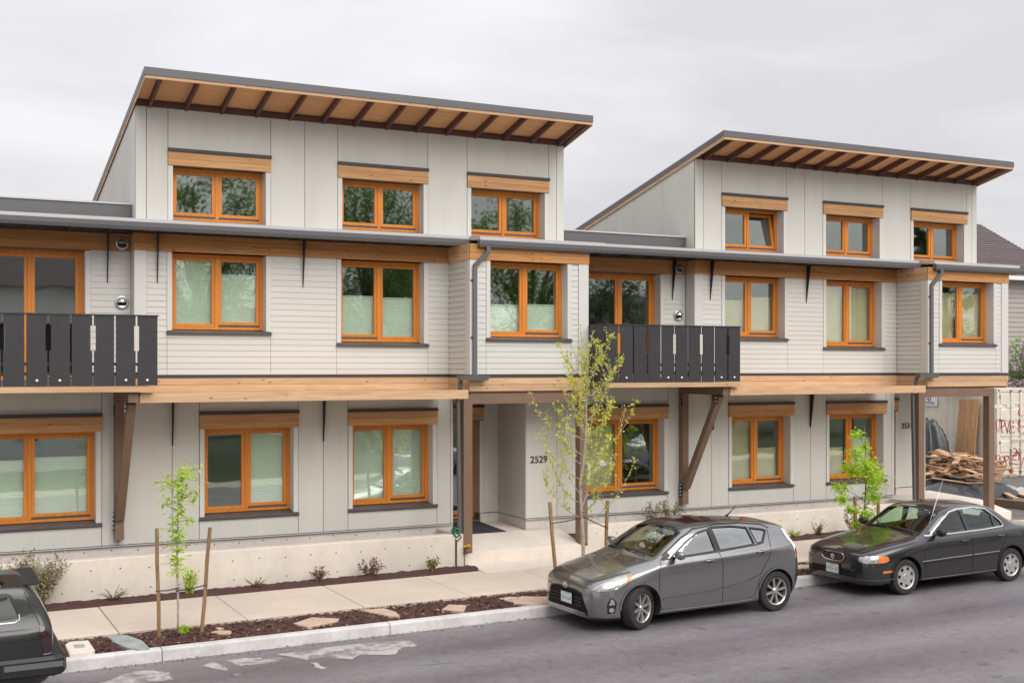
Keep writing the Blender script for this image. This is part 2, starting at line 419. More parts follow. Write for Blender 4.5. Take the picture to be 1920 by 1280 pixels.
# kerb: one cast length after another, each its own piece
kerb = tag(bpy.data.objects.new('kerb', None), kind='structure'); COL.objects.link(kerb); kerb.location = (6, YK0, 0)
ORIGIN[kerb.name] = Matrix.Translation(kerb.location)
x = -3.25
k = 0
while x < 26:
    L = 3.05; x1 = x + L - 0.012
    dy = 0.004 * rnd.uniform(-1, 1)
    b = 0.025
    prof = [(YK0 - 0.02, -0.1), (YK0 + dy, 0.125), (YK0 + dy + 0.006, 0.14), (YK0 + dy + b, 0.15), (YK1, 0.15), (YK1, -0.1)]
    m = MB(); n = len(prof)
    m.add([(xx, p[0], p[1] + G(xx)) for xx in (x, x1) for p in prof],
          [tuple(range(n)), tuple(range(2 * n - 1, n - 1, -1))] + [(i, n + i, n + (i + 1) % n, (i + 1) % n) for i in range(n)])
    m.build('kerb_stone', 'kerbstone', kerb)
    x += L; k += 1
# planting strip and the narrow bed at the foot of the low wall
def bed(name, x0, x1, y0, y1, h, hump):
    nx, ny = int((x1 - x0) / 0.07), max(6, int((y1 - y0) / 0.07))
    vs = []; fs = []
    for j in range(ny + 1):
        for i in range(nx + 1):
            x = x0 + (x1 - x0) * i / nx; t = j / ny; y = y0 + (y1 - y0) * t
            e = hump * math.sin(math.pi * t) + (0.028 * (rnd.random() - 0.5) if 0 < j < ny else -0.02)
            vs.append((x, y, G(x) + h + e))
    for j in range(ny):
        for i in range(nx):
            a = j * (nx + 1) + i; fs.append((a, a + 1, a + nx + 2, a + nx + 1))
    o = MB().add(vs, fs).build(name, 'soil', None, smooth=False); o['kind'] = 'structure'; return o
bed('planting_strip', -3, 8.9, YK1, YS0, 0.125, 0.035)
bed('planting_strip', 9.6, 20, YK1, YS0, 0.125, 0.035)
bed('wall_bed', -3, 8.75, YS1, YWALL + 0.02, 0.175, 0.03)
bed('wall_bed', 11.6, 19.7, YS1, YWALL + 0.02, 0.175, 0.03)
wk0 = tag(bpy.data.objects.new('sidewalk', None), kind='structure'); COL.objects.link(wk0); wk0.location = (6, 17.5, 0.1)
ORIGIN[wk0.name] = Matrix.Translation(wk0.location)
def slab(x0, x1, y0, y1, h, name='paving_slab', par=wk0, bev=0.012, mat='walkway'):
    m = MB(); t = h + rnd.uniform(-0.002, 0.002)
    def q(e, hh): return [(x0 + e, y0 + e, G(x0) + hh), (x1 - e, y0 + e, G(x1) + hh), (x1 - e, y1 - e, G(x1) + hh), (x0 + e, y1 - e, G(x0) + hh)]
    A, B, Cc = q(0, -0.02), q(0, t - bev * 0.6), q(bev, t)
    m.add(A + B + Cc, [(i, (i + 1) % 4, 4 + (i + 1) % 4, 4 + i) for i in range(4)] + [(4 + i, 4 + (i + 1) % 4, 8 + (i + 1) % 4, 8 + i) for i in range(4)] + [(8, 9, 10, 11)])
    return m.build(name, mat, par)
jx = [xat(433, 17.5) + 0.0]                      # the joint seen in the left half
st = 1.72
xs = [jx[0] + st * (i - 5) for i in range(18)]
for a, b in zip(xs, xs[1:]):
    if b < -4 or a > 26: continue
    slab(a + 0.006, b - 0.006, YS0, YS1, 0.165)
slab(8.92, 9.58, YK1 + 0.01, YS0 - 0.004, 0.16)
slab(11.05, 11.58, YS1 + 0.01, YWALL - 0.005, 0.168)
# base under the walks
gsheet('sidewalk_base', 'dirt', -30, 60, YK1 - 0.02, YWALL + 0.2, 0.09, 1, 1)

# ------------------------------------------------------------------ the townhouses
YM, YB, YR, YL, YE = 19.9, 19.0, 20.2, 19.9, 21.1      # main wall, bay, balcony recess, ground floor, entry back wall
def zroof(Y): return 8.30 - 0.2286 * (Y - 18.9)
PAN = 0.013
def panel_rect(root, x0, x1, z0, z1, Y, gap=0.005):
    return MB().box(x0 + gap, x1 - gap, Y - 0.016, Y - 0.002, z0 + gap, z1 - gap).build('wall_panel', 'panel', root)
def siding_x(root, x0, x1, z, Y, e=0.1):
    m = MB()
    m.add([(x0, Y - 0.019, z), (x1, Y - 0.019, z), (x1, Y - 0.001, z), (x0, Y - 0.001, z),
           (x0, Y - 0.010, z + e + 0.012), (x1, Y - 0.010, z + e + 0.012), (x1, Y - 0.001, z + e + 0.012), (x0, Y - 0.001, z + e + 0.012)],
          [(3, 2, 1, 0), (4, 5, 6, 7), (0, 1, 5, 4), (1, 2, 6, 5), (2, 3, 7, 6), (3, 0, 4, 7)])
    return m.build('siding_board', 'siding', root)
def siding_y(root, X, y0, y1, z, e=0.1):               # on a wall that faces -X
    m = MB()
    m.add([(X - 0.028, y0, z), (X - 0.001, y0, z), (X - 0.001, y1, z), (X - 0.028, y1, z),
           (X - 0.010, y0, z + e + 0.012), (X - 0.001, y0, z + e + 0.012), (X - 0.001, y1, z + e + 0.012), (X - 0.010, y1, z + e + 0.012)],
          [(3, 2, 1, 0), (4, 5, 6, 7), (0, 1, 5, 4), (1, 2, 6, 5), (2, 3, 7, 6), (3, 0, 4, 7)])
    return m.build('siding_board', 'siding', root)
def siding_wall(root, x0, x1, z0, z1, Y, holes, n=20):
    e = (z1 - z0) / n
    for i in range(n):
        z = z0 + e * i
        for a, b, c, d in merge_row(cells(x0, x1, z, z + e, holes), z, e):
            siding_x(root, a + 0.003, b - 0.003, z, Y, e if d >= z + e - 1e-4 else d - z - 0.012)
def merge_row(cs, z, e):
    cs = sorted(c for c in cs if c[3] - c[2] > 0.03 and abs(c[2] - z) < 0.02); out = []
    for c in cs:
        if out and abs(out[-1][1] - c[0]) < 1e-5 and abs(out[-1][3] - c[3]) < 1e-5: out[-1] = (out[-1][0], c[1], c[2], c[3])
        else: out.append(c)
    return out
def pleated(root, x0, x1, z0, z1, Y, name='blind', mat='blind', p=0.034):
    n = max(2, int((z1 - z0) / p)) * 2; vs = []; fs = []
    for i in range(n + 1):
        z = z0 + (z1 - z0) * i / n; y = Y + (0.0085 if i % 2 else 0)
        vs += [(x0, y, z), (x1, y, z)]
    fs = [(2 * i, 2 * i + 1, 2 * i + 3, 2 * i + 2) for i in range(n)]
    o = MB().add(vs, fs).build(name, mat, root)
    MB().box(x0, x1, Y - 0.012, Y + 0.012, z0 - 0.022, z0 - 0.002).box(x0, x1, Y - 0.012, Y + 0.012, z1 + 0.002, z1 + 0.022).build('blind_rail', 'white', root)
    return o
def window(root, x0, x1, z0, z1, Y, rec=0.20, cover=(None, None), casing=True, sill=True, mull=0.5, fr=0.055, tilt=False, name='window', drip='R', cz0=None, deep=2.6):
    """orange two-light window recessed in the opening x0..x1, z0..z1; cover = (kind, from, to) for each light"""
    yf = Y + rec; xm = x0 + (x1 - x0) * mull
    fm = MB()
    fm.box(x0, x0 + fr, yf, yf + 0.07, z0, z1).box(x1 - fr, x1, yf, yf + 0.07, z0, z1)
    fm.box(x0 + fr, x1 - fr, yf + 0.001, yf + 0.07, z1 - fr, z1).box(x0 + fr, x1 - fr, yf + 0.001, yf + 0.07, z0, z0 + 0.045)
    fm.box(xm - 0.028, xm + 0.028, yf + 0.002, yf + 0.07, z0 + 0.045, z1 - fr)
    w = fm.build(name, 'orange', root)
    for side, (a, b) in enumerate(((x0 + fr, xm - 0.028), (xm + 0.028, x1 - fr))):
        a += 0.002; b -= 0.002; za, zb = z0 + 0.047, z1 - fr - 0.002; sw = 0.05
        sm = MB(); ys = yf + 0.012
        has_drip = (drip == 'B') or (drip == 'R' and side == 1) or (drip == 'L' and side == 0)
        zl = za + (0.035 if has_drip else 0)
        sm.box(a, a + sw, ys, ys + 0.06, zl, zb).box(b - sw, b, ys, ys + 0.06, zl, zb)
        sm.box(a + sw, b - sw, ys + 0.001, ys + 0.06, zb - sw, zb).box(a + sw, b - sw, ys + 0.001, ys + 0.06, zl, zl + sw)
        so = sm.build('sash', 'orange', w)
        po = MB().box(a + sw - 0.004, b - sw + 0.004, ys + 0.028, ys + 0.034, zl + sw - 0.004, zb - sw + 0.004).build('pane', 'window_glass', w)
        if has_drip:
            MB().box(a, b, yf + 0.004, yf + 0.05, za, za + 0.032).build('drip_rail', 'sill', w)
        if tilt and side == 1:
            Mx = Matrix.Translation((0, ys, zl)) @ Matrix.Rotation(R(-9), 4, 'X') @ Matrix.Translation((0, -ys, -zl))
            for q in (so, po): q.data.transform(Mx)
        c = cover[side]
        if c:
            kind, f0, f1 = c; h = zb - zl
            if kind == 'blind':
                pleated(w, a + 0.02, b - 0.02, zl + 0.05 + h * f0 * 0.93, zl + 0.03 + h * f1 * 0.93, ys + 0.085)
            else:
                vs = []; fs = []; nn = 7; h0, h1 = zl + 0.03 + h * f0 * 0.94, zl + 0.03 + h * f1 * 0.94
                for i in range(nn + 1):
                    xx = a + 0.03 + (b - a - 0.06) * i / nn
                    for z in (h0, (h0 + h1) / 2, h1 - rnd.uniform(0, 0.02)): vs.append((xx, ys + 0.10 + rnd.uniform(0, 0.03), z))
                fs = [(3 * i + j, 3 * i + 3 + j, 3 * i + 4 + j, 3 * i + 1 + j) for i in range(nn) for j in (0, 1)]
                MB().add(vs, fs).build('paper_cover', 'paper', w, smooth=True)
    if casing:
        c0 = z0 if cz0 is None else cz0
        for a, b in ((x0 - 0.075, x0 + 0.001), (x1 - 0.001, x1 + 0.08)):
            MB().box(a, b, Y - 0.03, yf + 0.03, c0, z1 - 0.003).build('casing', 'trim', w)
    if sill:
        s0, s1 = x0 - 0.085, x1 + 0.09
        MB().add([(s0, Y - 0.06, z0 - 0.085), (s1, Y - 0.06, z0 - 0.085), (s1, yf + 0.06, z0 - 0.085), (s0, yf + 0.06, z0 - 0.085),
                  (s0, Y - 0.06, z0 - 0.048), (s1, Y - 0.06, z0 - 0.048), (s1, yf + 0.06, z0 - 0.002), (s0, yf + 0.06, z0 - 0.002)],
                 [(3, 2, 1, 0), (4, 5, 6, 7), (0, 1, 5, 4), (1, 2, 6, 5), (2, 3, 7, 6), (3, 0, 4, 7)]).build('sill', 'sill', w)
    # the room behind the glass
    a, b, c, d, y0, y1 = x0 - 0.25, x1 + 0.25, z0 - 0.25, z1 + 0.1, Y + rec + 0.16, Y + rec + 0.16 + deep
    MB().add([(a, y0, c), (b, y0, c), (b, y1, c), (a, y1, c), (a, y0, d), (b, y0, d), (b, y1, d), (a, y1, d)],
             [(0, 1, 2, 3), (7, 6, 5, 4), (2, 6, 7, 3), (1, 5, 6, 2), (0, 3, 7, 4)]).build('room_shell', 'room', w)
    return w
def lintel(root, x0, x1, z0, Y, h=0.235):
    hb = h * 0.5
    MB().box(x0, x1, Y - 0.05, Y - 0.017, z0, z0 + hb - 0.003).build('lintel_board', 'cedar_lintel', root)
    MB().box(x0, x1, Y - 0.053, Y - 0.017, z0 + hb, z0 + h).build('lintel_board', 'cedar_lintel', root)
    MB().box(x0 - 0.004, x1 + 0.004, Y - 0.075, Y - 0.017, z0 + h + 0.003, z0 + h + 0.055).build('lintel_flashing', 'flash', root)
def fin(root, X, zt, zb, Y, d=0.16):
    return MB().prism([(X - 0.007, Y - 0.028, zb), (X - 0.007, Y - d, zt), (X - 0.007, Y - 0.028, zt)], (0.014, 0, 0)).build('steel_fin', 'blacksteel', root)
def vent(root, X, Z, Y):
    v = MB().lathe([(0.0, -0.03), (0.075, -0.03), (0.098, -0.045), (0.108, -0.03), (0.108, -0.001)], (X, Y, Z), 'y', 28).build('wall_vent', 'steel', root, True)
    vs = []; fs = []; nu, nv = 14, 5                              # hood: upper half of a shallow dome
    for i in range(nu + 1):
        a = math.pi * i / nu
        for j in range(nv + 1):
            b = math.pi / 2 * j / nv
            vs.append((X + 0.085 * math.cos(a) * math.cos(b), Y - 0.035 - 0.075 * math.sin(b), Z + 0.085 * math.sin(a) * math.cos(b)))
    fs = [(i * (nv + 1) + j, (i + 1) * (nv + 1) + j, (i + 1) * (nv + 1) + j + 1, i * (nv + 1) + j + 1) for i in range(nu) for j in range(nv)]
    MB().add(vs, fs).build('vent_hood', 'steel', v, True)
    MB().box(X - 0.07, X + 0.07, Y - 0.036, Y - 0.033, Z - 0.055, Z - 0.004).build('vent_mouth', 'black', v)
def bolt(root, X, Y, Z, r=0.02, axis='y', s=-1, name='bolt', mat='steel'):
    return MB().lathe([(0, s * 0.02), (r * 0.6, s * 0.019), (r, s * 0.012), (r, 0)], (X, Y, Z), axis, 10).build(name, mat, root, True)

def townhouse(D):
    u, e = D['u'], D['end']                              # left and right corner of the three-storey part
    root = thing('townhouse', D['label'], 'building', (u, YM, 0.0), 'attached townhouses')
    l0 = D['low'][0]; l1 = D['low'][1]
    # ---- foundation and structural walls (behind every cladding piece)
    MB().box(l0, l1, YL + 0.015, YL + 0.28, 0.0, 0.845).build('foundation', 'foundation', root)
    op1 = [(a, b, 1.22, 2.68) for a, b, _ in D['w1']]
    mb = MB()
    for a, b, c, d in cells(l0, l1, 0.85, 3.5, op1): mb.box(a, b, YL, YL + 0.3, c, d)
    mb.build('ground_floor_wall', 'backing', root)
    op2 = [(a, b, z - 0.04, 5.6) for a, b, z, _ in D['w2']]
    mb = MB()
    for a, b, c, d in cells(u, D['bay'][0], 3.3, 5.95, op2): mb.box(a, b, YM + 0.001, YM + 0.3, c, d)
    mb.build('first_floor_wall', 'backing', root)
    op3 = [(a, b, 6.08, 7.0) for a, b, _ in D['w3']]
    mb = MB()
    for a, b, c, d in cells(u + 0.02, e - 0.02, 5.95, 7.98, op3): mb.box(a, b, YM, YM + 0.3, c, d)
    mb.build('second_floor_wall', 'backing', root)
    b0, b1 = D['bay']
    c0, c1, cz, cc = D['wc']
    mb = MB()
    for a, b, c, d in cells(b0, b1, 3.28, 5.8, [(c0, c1, cz - 0.04, 5.6)]): mb.box(a, b, YB, YB + 0.25, c, d)
    mb.box(b0, b0 + 0.2, YB + 0.25, YM + 0.3, 3.28, 5.8).box(b1 - 0.2, b1, YB + 0.25, YR + 0.3, 3.28, 5.8)
    mb.build('bay_wall', 'backing', root)
    r0 = D['rec0']; d0, d1 = D['door']
    mb = MB()
    for a, b, c, d in cells(r0, u, 3.3, 5.95, [(d0, d1, 3.45, 5.57)]): mb.box(a, b, YR, YR + 0.3, c, d)
    mb.build('recess_wall', 'backing', root)
    # ---- ground floor panels, windows
    js = sorted(set([l0, l1] + D['j1'] + [v for a, b, _ in D['w1'] for v in (a - 0.08, b + 0.085)]))
    for a, b in zip(js, js[1:]):
        hit = [w for w in D['w1'] if abs(a - (w[0] - 0.08)) < 1e-3]
        if hit:
            panel_rect(root, a, b, 2.965, 3.30, YL); panel_rect(root, a, b, 0.86, 1.17, YL)
        else: panel_rect(root, a, b, 0.86, 3.30, YL)
    MB().box(l0, l1, YL - 0.03, YL + 0.012, 0.838, 0.852).build('base_flashing', 'lip', root)
    for a, b, cov in D['w1']:
        window(root, a, b, 1.265, 2.68, YL, cover=cov, cz0=1.23); lintel(root, a - 0.08, b + 0.085, 2.677, YL)
    # ---- second floor (top storey)
    js = sorted(set([u, e] + D['j3'] + [v for a, b, _ in D['w3'] for v in (a - 0.075, b + 0.085)]))
    for a, b in zip(js, js[1:]):
        hit = [w for w in D['w3'] if abs(a - (w[0] - 0.075)) < 1e-3]
        if hit: panel_rect(root, a, b, 7.265, 7.925, YM)
        else: panel_rect(root, a, b, 5.98, 7.925, YM)
    for i, (a, b, cov) in enumerate(D['w3']):
        window(root, a, b, 6.125, 6.99, YM, cover=cov, drip='B', tilt=D.get('tilt') == i, cz0=6.08); lintel(root, a - 0.075, b + 0.085, 6.99, YM, 0.22)
    # ---- first floor siding, windows, trim
    z0, z1 = 3.575, 5.575
    holes = [(a - 0.075, b + 0.08, z - 0.085, 5.7) for a, b, z, _ in D['w2']]
    siding_wall(root, u + 0.17, b0 - 0.004, z0, z1, YM, holes)
    MB().box(u - 0.022, u + 0.168, YM - 0.032, YM - 0.001, 3.57, 5.58).build('corner_board', 'trim', root)
    MB().box(u - 0.022, u - 0.001, YM - 0.001, YR - 0.03, 3.57, 5.58).build('corner_board', 'trim', root)
    for a, b, z, cov in D['w2']: window(root, a, b, z, 5.575, YM, cover=cov, drip=rnd.choice('RL'), cz0=z - 0.03)
    siding_wall(root, b0 + 0.14, b1 - 0.19, z0, z1, YB, [(c0 - 0.075, c1 + 0.08, cz - 0.085, 5.7)])
    for a, b in ((b0 - 0.024, b0 + 0.138), (b1 - 0.188, b1 + 0.005)):
        MB().box(a, b, YB - 0.032, YB - 0.001, 3.57, 5.58).build('corner_board', 'trim', root)
    MB().box(b0 - 0.03, b0 - 0.001, YB - 0.0, YB + 0.15, 3.57, 5.58).build('corner_board', 'trim', root)
    MB().box(b1 + 0.001, b1 + 0.02, YB - 0.03, YR, 3.28, 5.82).build('bay_side_cladding', 'trim', root)
    window(root, c0, c1, cz, 5.575, YB, cover=cc, cz0=cz - 0.03, deep=2.4)
    for i in range(20): siding_y(root, b0, YB + 0.153, YM - 0.03, z0 + 0.1 * i)
    siding_wall(root, r0, u - 0.023, z0, z1, YR, [(d0 - 0.075, d1 + 0.08, 3.4, 5.7)])
    window(root, d0, d1, 3.46, 5.57, YR, cover=(None, None), sill=False, fr=0.07, name='balcony_door')
    # ---- dark flashing, cedar band and beam boards
    MB().box(u, b0 - 0.03, YM - 0.04, YM, 3.522, 3.568).build('band_flashing', 'flash', root)
    MB().box(b0 - 0.035, b1 + 0.025, YB - 0.045, YB, 3.518, 3.562).build('band_flashing', 'flash', root)
    MB().box(b0 - 0.04, b0 - 0.001, YB, YM, 3.518, 3.562).build('band_flashing', 'flash', root)
    for za, zb, dy in ((3.30, 3.408, 0.03), (3.412, 3.52, 0.034)):
        MB().box(u - 0.02, b0 - 0.03, YM - dy, YM, za, zb).build('band_board', 'cedar', root)
    for za, zb, dy in ((3.275, 3.392, 0.03), (3.396, 3.515, 0.034)):
        MB().box(b0 - 0.03, b1 + 0.022, YB - dy, YB - 0.001, za, zb).build('band_board', 'cedar', root)
        MB().box(b0 - dy, b0 - 0.001, YB - 0.001, YM - 0.035, za, zb).build('band_board', 'cedar_y', root)
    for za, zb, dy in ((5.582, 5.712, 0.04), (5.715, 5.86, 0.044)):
        MB().box(u - 0.03, b0 - 0.03, YM - dy, YM, za, zb).build('beam_board', 'cedar_shaded', root)
        MB().box(b0 - 0.03, b1 + 0.03, YB - dy, YB, za, zb).build('beam_board', 'cedar_shaded', root)
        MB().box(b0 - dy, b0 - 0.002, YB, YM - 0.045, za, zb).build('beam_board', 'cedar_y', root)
        MB().box(r0, u - 0.031, YR - dy, YR, za, zb).build('beam_board', 'cedar_shaded', root)
    MB().box(u - 0.031, u - 0.001, YM - 0.0, YR - 0.045, 5.583, 5.858).build('beam_board', 'cedar_y', root)
    # ---- lower eave: gutter, metal lip, soffit, rafter tails
    gx0, gx1, gx2 = r0 - 0.02, b0 + 0.12, b1 + 0.48
    def gutter(a, b, y, z):
        m = MB()
        pr = [(y + 0.11, z), (y + 0.02, z), (y, z + 0.05), (y - 0.004, z + 0.12), (y + 0.012, z + 0.12), (y + 0.014, z + 0.06), (y + 0.03, z + 0.015), (y + 0.11, z + 0.015), (y + 0.11, z)]
        pr = pr[:-1]; n = len(pr)
        m.add([(xx, p[0], p[1]) for xx in (a, b) for p in pr], [tuple(range(n)), tuple(range(2 * n - 1, n - 1, -1))] + [(i, n + i, n + (i + 1) % n, (i + 1) % n) for i in range(n)])
        return m.build('gutter', 'gutter', root)
    gutter(gx0, gx1, 19.30, 5.85); gutter(gx1, gx2, 18.86, 5.80)
    MB().box(gx1, gx1 + 0.015, 18.875, 19.31, 5.80, 5.93).build('gutter_return', 'gutter', root)
    MB().box(gx2 - 0.012, gx2, 18.875, 19.29, 5.81, 5.92).build('gutter_return', 'gutter', root)
    MB().add([(gx0, 19.40, 5.965), (gx1 + 0.2, 19.40, 5.965), (gx1 + 0.2, YM + 0.02, 6.02), (gx0, YM + 0.02, 6.02), (gx0, 19.40, 6.035), (gx1 + 0.2, 19.40, 6.035), (gx1 + 0.2, YM + 0.02, 6.075), (gx0, YM + 0.02, 6.075)],
             [(3, 2, 1, 0), (4, 5, 6, 7), (0, 1, 5, 4), (1, 2, 6, 5), (2, 3, 7, 6), (3, 0, 4, 7)]).build('eave_roof', 'lip', root)
    MB().hexa([(gx1 + 0.05, 18.96, 5.925), (gx2 - 0.1, 18.96, 5.925), (gx2 - 0.1, YM + 0.015, 6.02), (gx1 + 0.05, YM + 0.015, 6.02)],
              [(gx1 + 0.05, 18.96, 5.995), (gx2 - 0.1, 18.96, 5.995), (gx2 - 0.1, YM + 0.015, 6.08), (gx1 + 0.05, YM + 0.015, 6.08)]).build('eave_roof', 'lip', root)
    MB().hexa([(gx0, 19.40, 5.93), (gx1, 19.40, 5.93), (gx1, YR, 6.0), (gx0, YR, 6.0)],
              [(gx0, 19.40, 5.955), (gx1, 19.40, 5.955), (gx1, YR, 6.018), (gx0, YR, 6.018)]).build('eave_soffit', 'rafter', root)
    MB().box(gx1, gx2 - 0.1, 18.97, YM, 5.862, 5.92).build('eave_soffit', 'rafter', root)
    xx = gx0 + 0.25
    while xx < gx1 - 0.2:
        MB().box(xx - 0.02, xx + 0.02, 19.42, (YR if xx < u else YM) - 0.05, 5.868, 5.925).build('rafter_tail', 'rafter', root)
        xx += 0.61
    # ---- parapet of the low roof between the tall parts
    MB().box(r0, u - 0.004, YR + 0.01, YR + 0.12, 5.955, 6.34).build('parapet', 'gutter', root)
    MB().box(r0 - 0.003, u - 0.006, YR - 0.01, YR + 0.2, 6.343, 6.37).build('parapet_cap', 'lip', root)
    MB().box(r0, u - 0.004, YR + 0.125, 28.9, 5.9, 6.2).build('flat_roof', 'gutter', root)
    # ---- tall side walls
    n = 8; ys = [YM + 0.02 + (28.9 - YM - 0.02) * i / n for i in range(n + 1)]
    for X, s in ((u, 1), (e, -1)):
        for a, b in zip(ys, ys[1:]):
            aa, bb = a + 0.004, b - 0.004
            zt = lambda Y: zroof(Y) - 0.15
            MB().prism([(X, aa, 5.98), (X, bb, 5.98), (X, bb, zt(bb)), (X, aa, zt(aa))], (0.018 * s, 0, 0)).build('wall_panel', 'panel', root)
        MB().prism([(X + 0.02 * s, YM + 0.01, 5.9), (X + 0.02 * s, 28.9, 5.9), (X + 0.02 * s, 28.9, zroof(28.9) - 0.16), (X + 0.02 * s, YM + 0.01, zroof(YM) - 0.16)], (0.2 * s, 0, 0)).build('side_wall', 'backing', root)
    MB().box(u, e, 28.9, 29.1, 0, 6.0).build('rear_wall', 'panel', root)
    # ---- main roof
    f0, f1, YF, YBK = u - 0.02, e + 0.04, 18.9, 29.3
    def slope(a, b, y0, y1, top, th, name, mat):
        return MB().hexa([(a, y0, zroof(y0) - top - th), (b, y0, zroof(y0) - top - th), (b, y1, zroof(y1) - top - th), (a, y1, zroof(y1) - top - th)],
                         [(a, y0, zroof(y0) - top), (b, y0, zroof(y0) - top), (b, y1, zroof(y1) - top), (a, y1, zroof(y1) - top)]).build(name, mat, root)
    roof = slope(f0, f1, YF, YBK, 0.0, 0.035, 'roof', 'gutter')
    MB().box(f0 - 0.012, f1 + 0.012, YF - 0.02, YF - 0.001, 8.185, 8.305).build('roof_fascia', 'gutter', roof)
    MB().box(f0 + 0.005, f1 - 0.005, YF - 0.008, YF + 0.02, 8.135, 8.182).build('fascia_strip', 'cedar', roof)
    for X in (f0, f1):
        a, b = (X - 0.012, X + 0.006) if X == f0 else (X - 0.006, X + 0.012)
        for nm, mt, t0, th in (('rake_flashing', 'gutter', 0.0, 0.105), ('rake_board', 'cedar_y', 0.108, 0.07)):
            q = 0.006 if nm == 'rake_board' else 0
            MB().hexa([(a + q, YF, zroof(YF) - t0 - th), (b - q / 2, YF, zroof(YF) - t0 - th), (b - q / 2, YBK, zroof(YBK) - t0 - th), (a + q, YBK, zroof(YBK) - t0 - th)],
                      [(a + q, YF, zroof(YF) - t0 + 0.004), (b - q / 2, YF, zroof(YF) - t0 + 0.004), (b - q / 2, YBK, zroof(YBK) - t0 + 0.004), (a + q, YBK, zroof(YBK) - t0 + 0.004)]).build(nm, mt, roof)
    nr = 14; sp = (e - u - 0.35) / (nr - 1)
    rx = [u + 0.22 + sp * i for i in range(nr)]
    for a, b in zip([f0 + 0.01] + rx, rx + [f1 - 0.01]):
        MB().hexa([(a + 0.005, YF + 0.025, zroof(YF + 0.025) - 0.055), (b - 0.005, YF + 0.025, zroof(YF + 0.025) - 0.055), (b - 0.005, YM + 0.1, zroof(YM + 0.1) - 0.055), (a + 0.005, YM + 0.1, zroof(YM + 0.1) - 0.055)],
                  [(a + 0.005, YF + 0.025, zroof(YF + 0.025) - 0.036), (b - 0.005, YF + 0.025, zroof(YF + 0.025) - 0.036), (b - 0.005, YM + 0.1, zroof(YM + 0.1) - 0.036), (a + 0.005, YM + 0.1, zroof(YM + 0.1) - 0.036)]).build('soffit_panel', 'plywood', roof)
    for X in rx:
        MB().hexa([(X - 0.022, YF + 0.03, zroof(YF) - 0.165), (X + 0.022, YF + 0.03, zroof(YF) - 0.165), (X + 0.022, YM, zroof(YM) - 0.185), (X - 0.022, YM, zroof(YM) - 0.185)],
                  [(X - 0.022, YF + 0.03, zroof(YF) - 0.062), (X + 0.022, YF + 0.03, zroof(YF) - 0.062), (X + 0.022, YM, zroof(YM) - 0.057), (X - 0.022, YM, zroof(YM) - 0.057)]).build('rafter', 'rafter', roof)
    MB().box(f0 + 0.03, f1 - 0.03, YM - 0.032, YM - 0.018, 7.905, 8.0).build('blocking', 'rafter', roof)
    # ---- canopy over the ground floor windows
    k0, k1 = D['canopy']
    can = MB().box(k0, k1, 18.45, 18.49, 3.165, 3.315).build('canopy', 'cedar', root)
    for i in range(9):
        y = 18.495 + i * 0.152
        MB().box(k0 + 0.02, k1 - 0.01, y, y + 0.147, 3.255, 3.298).build('canopy_board', 'cedar', can)
    for X in D['cfin']:
        MB().prism([(X - 0.007, 18.62, 3.25), (X - 0.007, YL - 0.02, 3.25), (X - 0.007, YL - 0.02, 2.42), (X - 0.007, YL - 0.05, 2.42), (X - 0.007, YL - 0.16, 3.14)], (0.014, 0, 0)).build('steel_fin', 'blacksteel', can)
    for X in D['fin2']: fin(root, X, 5.86, 5.06, YM, 0.17)
    fin(root, D['finr'], 5.86, 5.06, YR, 0.17)
    vent(root, D['vents'][0], 5.70, YR - 0.045); vent(root, D['vents'][0], 4.75, YR - 0.012)
    # ---- bay soffit, beam and posts
    MB().box(b0 + 0.002, b1 - 0.002, YB + 0.01, 21.4, 3.235, 3.272).build('bay_soffit', 'brownpaint', root)
    pl_, pr_ = D.get('posts', (b0 - 0.135, b1 - 0.16))
    MB().box(pl_ + 0.165, pr_, YB - 0.02, YB + 0.14, 3.055, 3.232).build('bay_beam', 'brownpaint', root)
    for X in (pl_, pr_):
        p = MB().box(X, X + 0.165, YB - 0.022, YB + 0.145, 0.45, 3.23).build('post', 'brownpaint', root)
        MB().box(X - 0.006, X + 0.171, YB - 0.028, YB + 0.151, 0.44, 0.455).build('post_base', 'blacksteel', p)
        for zz in (3.14, 3.19): bolt(p, X, YB + 0.06, zz, 0.018, 'x')
    # ---- downspout
    gxx = b0 + 0.30
    m = MB()
    pts = [(gxx, 18.90, 5.82), (gxx, 18.90, 5.72), (b0 + 0.06, 18.945, 5.47), (b0 + 0.06, 18.945, 3.56)]
    for a, b in zip(pts, pts[1:]): m.bar(a, b, 0.075, 0.055, (0, 1, 0))
    ds = m.build('downspout', 'gutter', root)
    for zz in (5.2, 4.2): MB().box(b0 - 0.01, b0 + 0.02, 18.955, 18.975, zz, zz + 0.03).build('strap', 'flash', ds)
    hx = pl_ + 0.115
    MB().add([(hx - 0.23, 18.82, 3.47), (hx + 0.28, 18.82, 3.47), (hx + 0.28, 18.96, 3.47), (hx - 0.23, 18.96, 3.47), (hx - 0.27, 18.80, 3.56), (hx + 0.32, 18.80, 3.56), (hx + 0.32, 18.955, 3.56), (hx - 0.27, 18.955, 3.56)],
             [(3, 2, 1, 0), (4, 5, 6, 7), (0, 1, 5, 4), (1, 2, 6, 5), (2, 3, 7, 6), (3, 0, 4, 7)]).build('collector_box', 'gutter', ds)
    m = MB(); px = pl_ - 0.055
    pts = [(px, 19.0, 3.47), (px, 19.0, 3.33), (px, 19.1, 3.1), (px + 0.02, 19.06, 0.72), (px - 0.15, 19.06, 0.66)]
    for a, b in zip(pts, pts[1:]): m.bar(a, b, 0.065, 0.065, (0, 1, 0))
    m.build('lower_pipe', 'gutter', ds)
    # ---- bracket under the balcony
    bx = D['brk']; w = 0.07
    br = MB().box(bx - w, bx + w, YL - 0.16, YL - 0.02, 0.96, 3.16).build('bracket', 'brownpaint', root)
